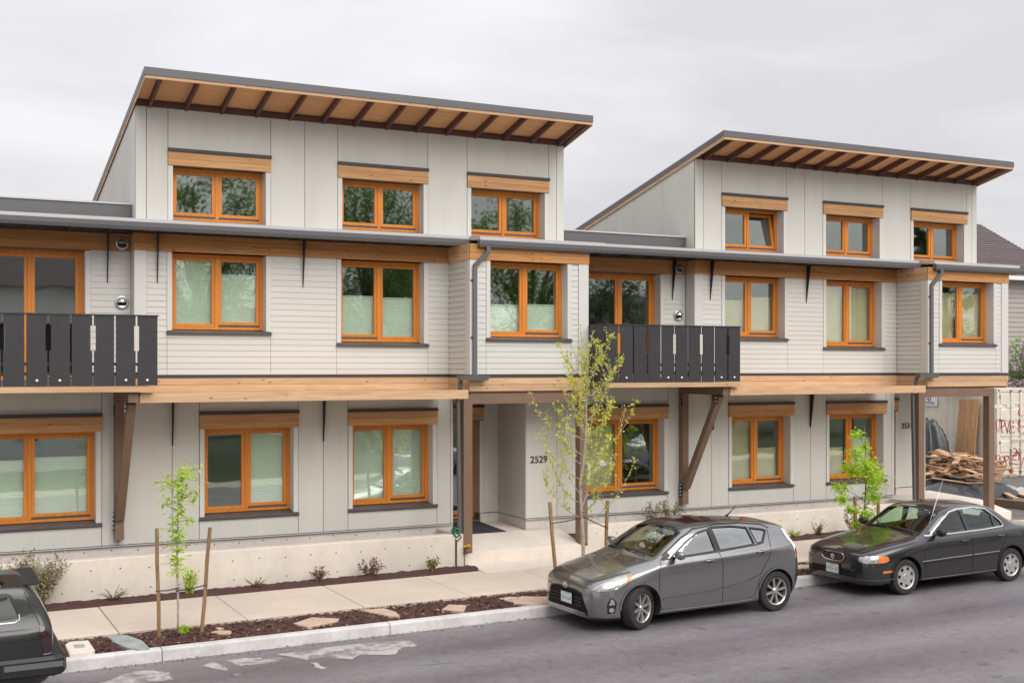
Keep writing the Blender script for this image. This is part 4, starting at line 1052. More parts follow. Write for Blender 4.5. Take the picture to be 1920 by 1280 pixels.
class Car:
    def __init__(s, name, label, cat, group, rows, loc, yaw, scale, mat, wheels, rw, cab, tread=0.19):
        s.root = thing(name, label, cat, loc, group, (0, -math.atan(SLOPE), yaw), local=True); s.root.scale = (scale,) * 3
        s.loft = Loft(rows); s.mat = mat
        vs, fs = s.loft.mesh()
        bm = bm_from(vs, fs); s.bvh = BVHTree.FromBMesh(bm); bm.free()
        s.raw = (vs, fs); s.cut = []; s.wheels = wheels; s.rw = rw; s.cab = cab; s.wm = max(p[0] for r in rows for p in r[1])
        x0, x1, zf = cab
        # hollow cabin
        cv = []; cf = []; n = 22
        for i in range(n + 1):
            x = x0 + (x1 - x0) * i / n; P = s.loft.sec(x)
            y5, z5 = P[5]; y6, z6 = P[6]; zc = P[7][1]
            h = [(y5 - 0.07, zf), (y5 - 0.05, z5), (y6 - 0.035, z6 - 0.035), (y6 * 0.5, zc - 0.05), (-y6 * 0.5, zc - 0.05), (-y6 + 0.035, z6 - 0.035), (-y5 + 0.05, z5), (-y5 + 0.07, zf)]
            cv += [(x, y, z) for y, z in h]
        m = 8
        for i in range(n):
            for k in range(m):
                a = i * m + k; b = i * m + (k + 1) % m; cf.append((a, b, b + m, a + m))
        cf += [tuple(range(m)), tuple(n * m + k for k in range(m))]
        s.cut.append(tmp_obj('cutter', cv, cf))
        for wx in wheels:
            for sg in (-1, 1):
                mm = MB().lathe([(0, 0), (rw + 0.05, 0), (rw + 0.05, 0.6), (0, 0.6)], (wx, sg * (s.wm - 0.27) - (0.6 if sg < 0 else 0), rw + 0.012), 'y', 40)
                s.cut.append(tmp_obj('cutter', mm.v, mm.f))
    def cast(s, o, d):
        h = s.bvh.ray_cast(Vector(o), Vector(d)); return (h[0], h[1]) if h[0] else (None, None)
    def frame(s, mode):
        return {'top': (Vector((0, 0, 5)), Vector((1, 0, 0)), Vector((0, 0, -1))), 'side': (Vector((0, -3, 0)), Vector((1, 0, 0)), Vector((0, 1, 0))), 'front': (Vector((-2, 0, 0)), Vector((0, 1, 0)), Vector((1, 0, 0))),
                'rear': (Vector((8, 0, 0)), Vector((0, 1, 0)), Vector((-1, 0, 0))),
                'corner': (Vector((-2, -2, 0)), Vector((.7071, -.7071, 0)), Vector((.7071, .7071, 0))),
                'rcorner': (Vector((8, -4, 0)), Vector((.7071, .7071, 0)), Vector((-.7071, .7071, 0)))}[mode]
    def pt(s, mode, a, b, off):
        O, U, D = s.frame(mode)
        if mode == 'rcorner': O = Vector((8, -8, 0)); 
        o = Vector((a, b, 5)) if mode == 'top' else O + U * (a - O.dot(U)) + Vector((0, 0, b))
        p, n = s.cast(o, D)
        if p is None: return None
        if n.dot(D) > 0: n = -n
        return p + n * off
    def patch(s, name, mat, poly, mode, off=0.004, cell=0.05, parent=None, mirror=True, smooth=True, th=0.0):
        bm = bmesh.new(); bm.faces.new([bm.verts.new((a, b, 0)) for a, b in poly])
        for ax in (0, 1):
            lo = min(p[ax] for p in poly); hi = max(p[ax] for p in poly); k = int((hi - lo) / cell)
            for i in range(1, k + 1):
                co = [0, 0, 0]; co[ax] = lo + (hi - lo) * i / (k + 1); no = [0, 0, 0]; no[ax] = 1
                bmesh.ops.bisect_plane(bm, geom=bm.verts[:] + bm.edges[:] + bm.faces[:], plane_co=co, plane_no=no)
        bmesh.ops.triangulate(bm, faces=[f for f in bm.faces if len(f.verts) > 4])
        bad = []
        for v in bm.verts:
            q = s.pt(mode, v.co.x, v.co.y, off)
            if q is None: bad.append(v)
            else: v.co = q
        if bad: bmesh.ops.delete(bm, geom=bad, context='VERTS')
        bmesh.ops.recalc_face_normals(bm, faces=bm.faces)
        outs = []
        me = bpy.data.meshes.new(name); bm.to_mesh(me)
        outs.append(link(name, me, mat, parent or s.root, smooth))
        if mirror:
            for v in bm.verts: v.co.y *= -1
            bmesh.ops.reverse_faces(bm, faces=bm.faces)
            me = bpy.data.meshes.new(name); bm.to_mesh(me); outs.append(link(name, me, mat, parent or s.root, smooth))
        bm.free(); return outs
    def strip(s, name, mat, pts, w, mode, off=0.0025, mirror=True, step=0.04, closed=False, th=0.0):
        P = []
        L = list(pts) + ([pts[0]] if closed else [])
        for (a, b), (c, d) in zip(L, L[1:]):
            n = max(1, int(math.hypot(c - a, d - b) / step)); P += [(a + (c - a) * i / n, b + (d - b) * i / n) for i in range(n)]
        P.append(L[-1]); vs = []; fs = []
        for i, (a, b) in enumerate(P):
            a0, b0 = P[max(0, i - 1)]; a1, b1 = P[min(len(P) - 1, i + 1)]; l = math.hypot(a1 - a0, b1 - b0) or 1; nx, nz = -(b1 - b0) / l * w / 2, (a1 - a0) / l * w / 2
            for sg in (-1, 1):
                q = s.pt(mode, a + sg * nx, b + sg * nz, off); vs.append(q)
        for i in range(len(P) - 1):
            if None not in (vs[2 * i], vs[2 * i + 1], vs[2 * i + 2], vs[2 * i + 3]): fs.append((2 * i, 2 * i + 1, 2 * i + 3, 2 * i + 2))
        vs = [v if v is not None else Vector((0, 0, 0.5)) for v in vs]
        if mirror: MB().add([(v[0], -v[1], v[2]) for v in vs], fs).build(name, mat, s.root, True)
        return MB().add(vs, fs).build(name, mat, s.root, True)
    def opening(s, name, mat, poly, mode, parent=None, trim=None):
        """cut a window through the shell and set its pane flush in the hole"""
        if mode == 'side':
            for sg in (-1, 1): s.cut.append(prism_obj([(a, sg * 0.40, b) for a, b in poly], (0, sg * 0.7, 0)))
        elif mode == 'front': s.cut.append(prism_obj([(s.cab[0] - 0.3, a, b) for a, b in poly], (1.15, 0, 0)))
        elif mode == 'rear': s.cut.append(prism_obj([(s.cab[1] - 0.6, a, b) for a, b in poly], (1.1, 0, 0)))
        s.patch(name, mat, poly, mode, -0.014, 0.05, parent, mirror=(mode == 'side'))
        if trim: s.strip('window_seal', trim, poly, 0.022, mode, 0.003, mirror=(mode == 'side'), closed=True)
    def finish(s):
        o = tmp_obj('body', *s.raw); boolean_diff(o, s.cut)
        o.data.materials.clear(); o.data.materials.append(MAT[s.mat]); attach(o, s.root); smooth_sharp(o)
        s.body = o
        return o
    def wheel(s, x, sg, steer, style):
        r = s.rw; w = 0.18
        yc = sg * (s.wm - 0.105)
        def build(mb, name, mat, par, sm=True, sharp=None):
            M = Matrix.Translation((x, yc, r)) @ Matrix.Rotation(steer, 4, 'Z') @ (Matrix.Identity(4) if sg < 0 else Matrix.Rotation(math.pi, 4, 'Z'))
            ob = mb.build(name, mat, par, sm); ob.data.transform(M)
            if sharp: ob.data.set_sharp_from_angle(angle=R(sharp))
            return ob
        h = w / 2; q = r * 0.665
        ty = MB().lathe([(q, h - 0.02), (q + 0.015, h), (r * 0.86, h + 0.006), (r * 0.955, h - 0.004), (r, h - 0.035), (r, h * 0.34), (r - 0.008, h * 0.33), (r - 0.008, h * 0.25), (r, h * 0.24), (r, -h * 0.24), (r - 0.008, -h * 0.25), (r - 0.008, -h * 0.33), (r, -h * 0.34), (r, -h + 0.035), (r * 0.955, -h + 0.004), (r * 0.86, -h - 0.006), (q + 0.015, -h), (q, -h + 0.02)], (0, 0, 0), 'y', 48)
        t = build(ty, 'wheel', 'tyre', s.root, True, 40)
        rim = MB().lathe([(q - 0.022, h), (q - 0.022, -h + 0.06), (q - 0.012, -h + 0.012), (q + 0.002, -h + 0.002), (q + 0.004, -h + 0.016), (q + 0.002, h)], (0, 0, 0), 'y', 48)
        if style == 'spokes':
            for k in range(8):
                a = 2 * math.pi * k / 8 + 0.2; ca, sa = math.cos(a), math.sin(a)
                def P(rr, tt, y): return (ca * rr - sa * tt, y, sa * rr + ca * tt)
                r0, r1 = 0.03, q - 0.012
                rim.add([P(r0, -.016, -h + .03), P(r1, -.017, -h + .018), P(r1, .017, -h + .018), P(r0, .016, -h + .03), P(r0, -.02, -h + .07), P(r1, -.022, -h + .06), P(r1, .022, -h + .06), P(r0, .02, -h + .07)],
                        [(0, 1, 2, 3), (0, 4, 5, 1), (3, 2, 6, 7), (1, 5, 6, 2), (4, 7, 6, 5)])
            rim.lathe([(0, -h + .014), (0.032, -h + .014), (0.038, -h + .022), (0.06, -h + .03), (0.06, -h + .07)], (0, 0, 0), 'y', 20)
            ri = build(rim, 'rim', 'rimmetal', t, True, 40)
            for k in range(4):
                a = 2 * math.pi * k / 4; build(MB().lathe([(0, -h + .022), (.009, -h + .022), (.009, -h + .05)], (0.05 * math.cos(a), 0, 0.05 * math.sin(a)), 'y', 8), 'wheel_nut', 'black', t)
        else:
            ri = build(rim, 'rim', 'hubcap', t, True, 40)
            cap = MB(); n = 84; rr = [(0.0, .004), (0.055, .004), (0.062, .012), (0.09, .014), (q * 0.62, .012), (q * 0.86, .016), (q - 0.008, .012)]
            vs = []
            for rad, y in rr:
                for k in range(n): a = 2 * math.pi * k / n; vs.append((rad * math.cos(a), -h + y, rad * math.sin(a)))
            fs = []
            for i in range(len(rr) - 1):
                for k in range(n):
                    if i == 4 and (k % 12) in (2, 3, 4, 5, 6): continue         # seven vent slots
                    fs.append((i * n + k, i * n + (k + 1) % n, (i + 1) * n + (k + 1) % n, (i + 1) * n + k))
            cap.add(vs, fs); build(cap, 'hubcap', 'hubcap', t, True, 40)
        build(MB().lathe([(0, -h + .075), (q - .02, -h + .075)], (0, 0, 0), 'y', 32), 'brake_disc', 'grille_black', t)
        return t
    def mirror_pods(s, x, z, y, mat):
        for sg in (-1, 1):
            vs = []; fs = []; nu, nv = 14, 9
            for i in range(nu + 1):
                a = math.pi * i / nu
                for j in range(nv):
                    b = 2 * math.pi * j / nv
                    cx = x - 0.05 * math.cos(b) * math.sin(a) ** 0.6 + (0.025 if math.cos(b) < -0.3 else 0); 
                    vs.append((cx, sg * (y + 0.02 + 0.09 * (1 - math.cos(a))), z + 0.065 * math.sin(b) * math.sin(a) ** 0.55))
            fs = [(i * nv + j, i * nv + (j + 1) % nv, (i + 1) * nv + (j + 1) % nv, (i + 1) * nv + j) for i in range(nu) for j in range(nv)]
            o = MB().add(vs, fs).build('door_mirror', mat, s.root, True)
            MB().bar((x + 0.01, sg * (y - 0.05), z - 0.06), (x + 0.005, sg * (y + 0.06), z - 0.035), 0.05, 0.03).build('mirror_stalk', 'plastic_black', o)
    def handle(s, x, z, mat):
        p = s.pt('side', x, z, 0.0)
        for sg in (-1, 1):
            y = abs(p.y) * sg; o = sg
            MB().tube([(x - 0.09, y + o * 0.002, z - 0.004), (x - 0.07, y + o * 0.026, z), (x + 0.06, y + o * 0.028, z + 0.004), (x + 0.09, y + o * 0.002, z + 0.003)], [0.009, 0.013, 0.013, 0.009], 8).build('door_handle', mat, s.root, True)
        s.patch('handle_recess', 'plastic_black', [(x - 0.055, z - 0.02), (x - 0.02, z - 0.032), (x + 0.03, z - 0.03), (x + 0.055, z - 0.012), (x + 0.03, z + 0.018), (x - 0.03, z + 0.016)], 'side', 0.003, 0.03)
    def interior(s, fx, rx, zs, wheel_x):
        def seat(x, y, w):
            m = MB()
            m.hexa([(x - .25, y - w / 2, zs), (x + .25, y - w / 2, zs - .04), (x + .25, y + w / 2, zs - .04), (x - .25, y + w / 2, zs)], [(x - .25, y - w / 2, zs + .14), (x + .25, y - w / 2, zs + .1), (x + .25, y + w / 2, zs + .1), (x - .25, y + w / 2, zs + .14)])
            m.hexa([(x + .2, y - w / 2, zs + .1), (x + .34, y - w / 2, zs + .1), (x + .34, y + w / 2, zs + .1), (x + .2, y + w / 2, zs + .1)], [(x + .36, y - w * .4, zs + .62), (x + .45, y - w * .4, zs + .62), (x + .45, y + w * .4, zs + .62), (x + .36, y + w * .4, zs + .62)])
            o = m.build('seat', 'seat_fabric', s.root)
            MB().tube([(x + .43, y, zs + .66), (x + .44, y, zs + .72), (x + .445, y, zs + .80)], [.08, .115, .09], 10).build('headrest', 'seat_fabric', o, True)
        seat(fx, -.36, .46); seat(fx, .36, .46); seat(rx, -.33, .56); seat(rx, .33, .56)
        x0 = s.cab[0]; P = s.loft.sec(x0 + 0.2)
        MB().hexa([(x0 + .02, -.66, zs + .1), (x0 + .5, -.66, zs + .1), (x0 + .5, .66, zs + .1), (x0 + .02, .66, zs + .1)], [(x0 + .02, -.62, P[5][1] - .03), (x0 + .42, -.62, P[5][1] + .01), (x0 + .42, .62, P[5][1] + .01), (x0 + .02, .62, P[5][1] - .03)]).build('dashboard', 'dash', s.root)
        ring = [(wheel_x + .06 * math.sin(a), -.36 + .18 * math.cos(a), P[5][1] + .02 + .17 * math.sin(a)) for a in [2 * math.pi * i / 24 for i in range(25)]]
        MB().tube(ring, 0.014, 6, False).bar((wheel_x, -.53, P[5][1] + .02), (wheel_x, -.19, P[5][1] + .02), .03, .03).build('steering_wheel', 'black', s.root, True)
    def plate(s, txt, x, y, z, mat, tmat, lean=0.0):
        p = s.pt('front', y, z, 0.0); X = p.x - 0.02
        o = MB().box(X - 0.006, X, y - 0.152, y + 0.152, z - 0.076, z + 0.076).build('number_plate', mat, s.root)
        fr = MB()
        for a, b, c, d in ((-.16, .16, .076, .086), (-.16, .16, -.086, -.076), (-.162, -.152, -.086, .086), (.152, .162, -.086, .086)): fr.box(X - 0.009, X + 0.002, y + a, y + b, z + c, z + d)
        fr.build('plate_frame', 'plastic_black', o)
        text_mesh('plate_text', txt, 0.085, tmat, o, (X - 0.0075, y, z - 0.035), (Matrix.Rotation(R(-90), 3, 'Z') @ Matrix.Rotation(R(90), 3, 'X')).to_euler(), 0.001, 'CENTER')
        MB().box(X - 0.0078, X - 0.006, y - 0.07, y + 0.07, z + 0.048, z + 0.062).build('plate_header', 'plate_green', o)
    def wipers(s, base, tips):
        for (a, b), (c, d) in zip(base, tips):
            P = []
            for i in range(9):
                t = i / 8; q = s.pt('front', a + (c - a) * t, b + (d - b) * t, 0.018); 
                if q: P.append(q)
            if len(P) > 2: MB().tube(P, 0.009, 6).build('wiper', 'black', s.root, True)

# ---------------- grey hatchback
def hrow(x, fl, si, mi, sh, be, ra, ce): return (x, [(0, fl[1]), fl, si, mi, sh, be, ra, (0, ce)])
prows = [
    hrow(0.00, (.25, .21), (.40, .27), (.45, .42), (.43, .53), (.38, .59), (.26, .62), .635),
    hrow(0.035, (.45, .19), (.57, .24), (.61, .42), (.59, .56), (.54, .63), (.36, .67), .685),
    hrow(0.11, (.58, .17), (.68, .22), (.715, .43), (.69, .60), (.64, .675), (.42, .725), .745),
    hrow(0.25, (.66, .16), (.76, .21), (.79, .45), (.765, .645), (.71, .72), (.47, .78), .80),
    hrow(0.45, (.70, .16), (.805, .21), (.832, .48), (.805, .705), (.745, .775), (.50, .835), .855),
    hrow(0.77, (.70, .16), (.81, .21), (.847, .52), (.825, .785), (.765, .85), (.54, .91), .93),
    hrow(1.03, (.70, .16), (.81, .21), (.842, .53), (.825, .845), (.775, .90), (.64, .95), .985),
    hrow(1.12, (.70, .16), (.81, .21), (.840, .53), (.825, .86), (.78, .92), (.685, .975), 1.03),
    hrow(1.45, (.70, .16), (.81, .21), (.838, .54), (.822, .88), (.785, .95), (.645, 1.165), 1.225),
    hrow(1.75, (.70, .16), (.81, .21), (.838, .55), (.822, .892), (.785, .965), (.600, 1.32), 1.375),
    hrow(1.95, (.70, .16), (.81, .21), (.840, .55), (.825, .90), (.787, .972), (.585, 1.37), 1.425),
    hrow(2.30, (.70, .16), (.81, .21), (.842, .56), (.828, .915), (.788, .985), (.575, 1.392), 1.447),
    hrow(2.80, (.70, .16), (.81, .21), (.845, .56), (.832, .94), (.785, 1.01), (.56, 1.378), 1.43),
    hrow(3.20, (.70, .16), (.81, .22), (.847, .57), (.835, .965), (.775, 1.04), (.54, 1.345), 1.395),
    hrow(3.50, (.68, .17), (.80, .23), (.84, .58), (.828, .985), (.755, 1.06), (.525, 1.31), 1.355),
    hrow(3.66, (.66, .19), (.78, .25), (.825, .60), (.805, 1.0), (.73, 1.07), (.52, 1.275), 1.315),
    hrow(3.76, (.62, .22), (.73, .28), (.79, .60), (.765, .97), (.70, 1.04), (.51, 1.14), 1.175),
    hrow(3.84, (.56, .25), (.67, .31), (.74, .60), (.71, .86), (.66, .94), (.48, .995), 1.02),
    hrow(3.895, (.48, .28), (.58, .34), (.66, .58), (.63, .74), (.57, .82), (.40, .855), .87),
    hrow(3.915, (.36, .32), (.44, .37), (.52, .55), (.50, .66), (.44, .72), (.3, .745), .755)]
SC = 0.955
a = ground(1205, 1181, 0.0); b = ground(1452, 1146, 0.0)
yaw_p = math.atan2(b.y - a.y, b.x - a.x); yaw_p = max(min(yaw_p, R(2.0)), -R(2.0))
ox = (b.x + a.x) / 2 - (0.77 + 3.32) / 2 * SC; oy = a.y + 0.845 * SC - 0.01
hp = Car('hatchback_car', 'dark grey five-door hatchback parked at the kerb with its front wheel turned out', 'car', 'cars parked along the kerb', prows,
         (ox, oy, G(ox)), yaw_p, SC, 'paint_grey', (0.77, 3.32), 0.31, (1.12, 3.62, 0.42))
hp.opening('windscreen', 'car_glass', [(-.60, 1.005), (-.3, 1.03), (0, 1.035), (.3, 1.03), (.60, 1.005), (.545, 1.30), (.3, 1.352), (0, 1.362), (-.3, 1.352), (-.545, 1.30)], 'front', trim='plastic_black')
hp.opening('side_window', 'car_glass_dark', [(1.36, .985), (1.75, 1.0), (2.19, 1.02), (2.13, 1.335), (1.92, 1.30), (1.68, 1.185)], 'side', trim='plastic_black')
hp.opening('side_window', 'car_glass_dark', [(2.27, 1.025), (2.66, 1.045), (2.95, 1.065), (2.89, 1.31), (2.6, 1.35), (2.20, 1.36)], 'side', trim='plastic_black')
hp.opening('quarter_window', 'car_glass_dark', [(3.0, 1.07), (3.13, 1.09), (3.26, 1.24), (3.2, 1.262), (2.935, 1.305)], 'side', trim='plastic_black')
hp.finish()
hp.patch('pillar_trim', 'plastic_black', [(2.20, 1.02), (2.265, 1.022), (2.195, 1.362), (2.14, 1.36)], 'side', 0.003)
hp.patch('mirror_sail', 'plastic_black', [(1.17, .965), (1.29, .972), (1.36, 1.025), (1.33, 1.06)], 'side', 0.003, 0.03)
hl = [(.45, .62), (.52, .66), (.64, .715), (.78, .765), (.92, .80), (1.0, .812), (1.025, .79), (1.0, .735), (.93, .675), (.84, .628), (.70, .60), (.56, .598)]
hlo = hp.patch('headlight', 'clearlens', hl, 'corner', 0.006, 0.03)
for k, (nm, mt, poly) in enumerate((('indicator_lens', 'amber', [(.955, .80), (.998, .808), (1.018, .79), (1.0, .745), (.96, .70), (.93, .685), (.955, .74)]), ('lamp_bowl', 'chrome', [(.62, .64), (.70, .625), (.78, .645), (.80, .69), (.74, .72), (.66, .70)]))):
    hp.patch(nm, mt, poly, 'corner', 0.0085, 0.03)
hp.strip('headlight_seal', 'plastic_black', hl, 0.010, 'corner', 0.004, closed=True)
hp.patch('lower_grille', 'grille_black', [(-.56, .275), (.56, .275), (.43, .53), (.27, .565), (-.27, .565), (-.43, .53)], 'front', 0.006, 0.04, mirror=False)
for z in (.36, .41, .46): hp.strip('grille_slat', 'plastic_black', [(-.44, z), (.44, z)], 0.016, 'front', 0.012, mirror=False)
hp.strip('grille_lip', 'plastic_black', [(-.42, .545), (-.25, .575), (.25, .575), (.42, .545)], 0.018, 'front', 0.010, mirror=False)
hp.patch('bumper_lip', 'paint_grey', [(-.56, .215), (.56, .215), (.50, .285), (-.50, .285)], 'front', 0.02, 0.05, mirror=False)
hp.patch('chin_spoiler', 'plastic_black', [(.45, .165), (.95, .165), (.95, .205), (.45, .205)], 'corner', 0.012, 0.06)
hp.patch('fog_lamp_pocket', 'plastic_black', [(.70, .275), (.80, .29), (.83, .42), (.79, .50), (.745, .505), (.70, .42)], 'corner', 0.005, 0.03)
hp.patch('side_marker', 'clearlens', [(.725, .405), (.80, .405), (.795, .45), (.775, .49), (.755, .49)], 'corner', 0.01, 0.02)
hp.patch('fog_lamp', 'chrome', [(.757 + .034 * math.cos(t * .628), .335 + .034 * math.sin(t * .628)) for t in range(10)], 'corner', 0.012, 0.02)
em = [(0.062 * math.cos(t * .393), .60 + .036 * math.sin(t * .393)) for t in range(16)]
hp.strip('emblem', 'chrome', em, 0.013, 'front', 0.014, mirror=False, closed=True, step=0.02)
hp.strip('emblem', 'chrome', [(.026 * math.cos(t * .523), .607 + .028 * math.sin(t * .523)) for t in range(12)], 0.010, 'front', 0.014, mirror=False, closed=True, step=0.02)
hp.strip('emblem', 'chrome', [(.055 * math.cos(t * .523), .617 + .012 * math.sin(t * .523)) for t in range(12)], 0.010, 'front', 0.014, mirror=False, closed=True, step=0.02)
hp.plate('ZBA3680', 0, -0.05, 0.43, 'plate', 'plate_green')
# panel joints
hp.strip('door_joint', 'black', [(1.17, .955), (1.10, .80), (1.09, .55), (1.12, .28), (1.2, .235)], 0.009, 'side')
hp.strip('door_joint', 'black', [(2.23, 1.03), (2.27, .80), (2.26, .50), (2.26, .24)], 0.009, 'side')
hp.strip('door_joint', 'black', [(3.31, 1.28), (3.25, 1.06), (3.17, .85), (3.02, .66), (2.95, .48), (2.88, .28), (2.8, .235)], 0.009, 'side')
hp.strip('belt_moulding', 'plastic_black', [(1.2, .965), (1.75, .987), (2.25, 1.007), (3.0, 1.052), (3.14, 1.075)], 0.016, 'side', 0.004)
hp.strip('sill_trim', 'rimmetal', [(1.14, .232), (1.7, .226), (2.4, .228), (2.82, .24), (2.92, .29)], 0.012, 'side', 0.006)
hp.strip('door_crease', 'paint_grey', [(1.16, .40), (1.7, .415), (2.3, .45), (2.75, .52), (3.0, .60)], 0.03, 'side', 0.010)
hp.strip('roof_seal', 'plastic_black', [(1.24, 1.02), (1.62, 1.245), (1.88, 1.355), (2.3, 1.39), (2.8, 1.378), (3.2, 1.33), (3.35, 1.27)], 0.014, 'side', 0.004)
hp.strip('bonnet_joint', 'black', [(.40, .70), (.60, .745), (.80, .80), (.98, .838)], 0.008, 'corner', 0.0025)
hp.patch('tail_lamp', 'white', [(3.60, 1.24), (3.675, 1.22), (3.75, 1.02), (3.80, .86), (3.75, .80), (3.70, .92), (3.63, 1.1)], 'side', 0.006, 0.04)
hp.patch('brake_lens', 'redlens', [(3.735, .96), (3.775, .93), (3.805, .85), (3.755, .82), (3.715, .90)], 'side', 0.01, 0.03)
hp.patch('roof_glass', 'smoked', [(1.96, -.36), (2.50, -.40), (2.54, 0), (2.50, .40), (1.96, .36), (1.93, 0)], 'top', 0.003, 0.06, mirror=False)
hp.handle(2.02, .90, 'paint_grey'); hp.handle(3.02, .955, 'paint_grey')
hp.mirror_pods(1.40, 1.035, .80, 'paint_grey')
hp.interior(1.95, 2.75, 0.40, 1.62)
for wx, st in ((0.77, R(20)), (3.32, 0)):
    for sg in (-1, 1): hp.wheel(wx, sg, st, 'spokes')
MB().tube([(3.0, -.0, 1.41), (3.06, 0, 1.44), (3.2, 0, 1.56)], [.018, .012, .004], 6).build('roof_aerial', 'black', hp.root, True)
hp.wipers([(-.45, 1.0), (.18, 1.015)], [(.12, 1.03), (.58, 1.01)])
hp.strip('arch_lip', 'paint_grey', [(.77 + .362 * math.cos(t), .314 + .362 * math.sin(t)) for t in [math.pi * i / 16 for i in range(17)]], 0.028, 'side', 0.010)
hp.strip('arch_lip', 'paint_grey', [(3.32 + .362 * math.cos(t), .314 + .362 * math.sin(t)) for t in [math.pi * i / 16 for i in range(1, 16)]], 0.028, 'side', 0.010)

# ---------------- black saloon
srows = [
    hrow(0.00, (.30, .23), (.46, .29), (.52, .43), (.50, .54), (.46, .60), (.30, .635), .645),
    hrow(0.04, (.50, .20), (.63, .26), (.67, .43), (.65, .57), (.60, .64), (.40, .68), .69),
    hrow(0.14, (.60, .18), (.73, .23), (.765, .44), (.74, .605), (.69, .68), (.45, .725), .74),
    hrow(0.35, (.66, .17), (.79, .22), (.822, .47), (.797, .67), (.742, .738), (.48, .79), .805),
    hrow(0.80, (.68, .17), (.81, .22), (.842, .50), (.82, .755), (.765, .82), (.5, .868), .888),
    hrow(1.20, (.68, .17), (.81, .22), (.842, .51), (.825, .81), (.775, .868), (.62, .915), .942),
    hrow(1.29, (.68, .17), (.81, .22), (.842, .51), (.825, .82), (.78, .88), (.675, .935), .98),
    hrow(1.60, (.68, .17), (.81, .22), (.842, .51), (.825, .835), (.78, .90), (.635, 1.115), 1.165),
    hrow(1.90, (.68, .17), (.81, .22), (.842, .52), (.825, .848), (.78, .907), (.595, 1.28), 1.325),
    hrow(2.10, (.68, .17), (.81, .22), (.843, .52), (.825, .857), (.78, .914), (.58, 1.325), 1.375),
    hrow(2.50, (.68, .17), (.81, .22), (.845, .52), (.826, .87), (.78, .925), (.572, 1.338), 1.388),
    hrow(2.90, (.68, .17), (.81, .22), (.845, .52), (.826, .88), (.775, .935), (.565, 1.315), 1.365),
    hrow(3.15, (.68, .17), (.81, .22), (.843, .53), (.822, .888), (.768, .943), (.57, 1.235), 1.295),
    hrow(3.40, (.68, .17), (.81, .22), (.84, .53), (.815, .895), (.755, .95), (.60, 1.085), 1.15),
    hrow(3.58, (.68, .17), (.80, .23), (.837, .54), (.81, .897), (.745, .952), (.63, .99), 1.025),
    hrow(3.80, (.66, .18), (.79, .25), (.825, .54), (.80, .89), (.735, .94), (.5, .972), .99),
    hrow(4.04, (.60, .22), (.74, .29), (.785, .54), (.76, .845), (.70, .905), (.48, .945), .962),
    hrow(4.13, (.52, .26), (.64, .32), (.70, .54), (.68, .77), (.62, .83), (.42, .868), .882),
    hrow(4.18, (.36, .31), (.46, .36), (.52, .52), (.50, .62), (.46, .66), (.3, .685), .695)]
a = ground(1697, 1114, 0.0); b = ground(1901, 1090, 0.0)
ox = (a.x + b.x) / 2 - (0.82 + 3.30) / 2 * SC; oy = (a.y + b.y) / 2 + 0.845 * SC - 0.01
sp = Car('saloon_car', 'black four-door saloon with silver hubcaps and chrome window trim parked behind the hatchback', 'car', 'cars parked along the kerb', srows,
         (ox, oy, G(ox)), R(0.2), SC, 'paint_black', (0.82, 3.30), 0.29, (1.28, 3.42, 0.40))
sp.opening('windscreen', 'car_glass', [(-.63, .955), (-.3, .985), (0, .99), (.3, .985), (.63, .955), (.565, 1.245), (.3, 1.295), (0, 1.305), (-.3, 1.295), (-.565, 1.245)], 'front', trim='plastic_black')
sp.opening('side_window', 'car_glass', [(1.50, .935), (1.9, .945), (2.30, .955), (2.24, 1.285), (2.03, 1.25), (1.82, 1.14)], 'side')
sp.opening('side_window', 'car_glass', [(2.37, .957), (2.75, .965), (2.97, .972), (2.97, 1.18), (2.86, 1.262), (2.6, 1.298), (2.31, 1.302)], 'side')
sp.opening('quarter_window', 'car_glass', [(3.02, .975), (3.17, .985), (3.16, 1.06), (3.02, 1.15)], 'side')
sp.opening('rear_window', 'car_glass', [(-.55, 1.04), (.55, 1.04), (.50, 1.29), (-.50, 1.29)], 'rear')
sp.finish()
sp.patch('mirror_sail', 'plastic_black', [(1.36, .925), (1.45, .93), (1.50, .97), (1.47, .99)], 'side', 0.003, 0.03)
sp.strip('chrome_trim', 'chrome', [(1.33, .925), (1.9, .928), (2.6, .942), (3.16, .965), (3.205, .985), (3.17, 1.06), (3.03, 1.17), (2.88, 1.275), (2.6, 1.315), (2.2, 1.306), (2.0, 1.272), (1.79, 1.155), (1.46, .945)], 0.018, 'side', 0.006, closed=False)
sp.strip('side_moulding', 'chrome', [(1.16, .525), (1.8, .54), (2.32, .55)], 0.016, 'side', 0.014)
sp.strip('side_moulding', 'chrome', [(2.35, .55), (2.7, .557), (2.98, .562)], 0.016, 'side', 0.014)
sp.strip('rub_strip', 'plastic_black', [(1.22, .50), (2.32, .522)], 0.05, 'side', 0.009); sp.strip('rub_strip', 'plastic_black', [(2.35, .523), (2.96, .535)], 0.05, 'side', 0.009)
sp.strip('sill_trim', 'rimmetal', [(1.2, .228), (2.0, .23), (2.95, .235)], 0.010, 'side', 0.006)
sp.strip('door_joint', 'plastic_black', [(1.34, .92), (1.25, .70), (1.24, .40), (1.28, .25)], 0.009, 'side'); sp.strip('door_joint', 'plastic_black', [(2.335, .945), (2.35, .60), (2.34, .26)], 0.009, 'side')
sp.strip('door_joint', 'plastic_black', [(3.18, .96), (3.20, .82), (3.10, .68), (2.98, .50), (2.95, .30)], 0.009, 'side')
hl = [(.44, .645), (.55, .672), (.70, .678), (.82, .672), (.88, .655), (.90, .60), (.86, .565), (.72, .56), (.55, .555), (.43, .575), (.415, .61)]
sp.patch('headlight', 'clearlens', hl, 'corner', 0.006, 0.03)
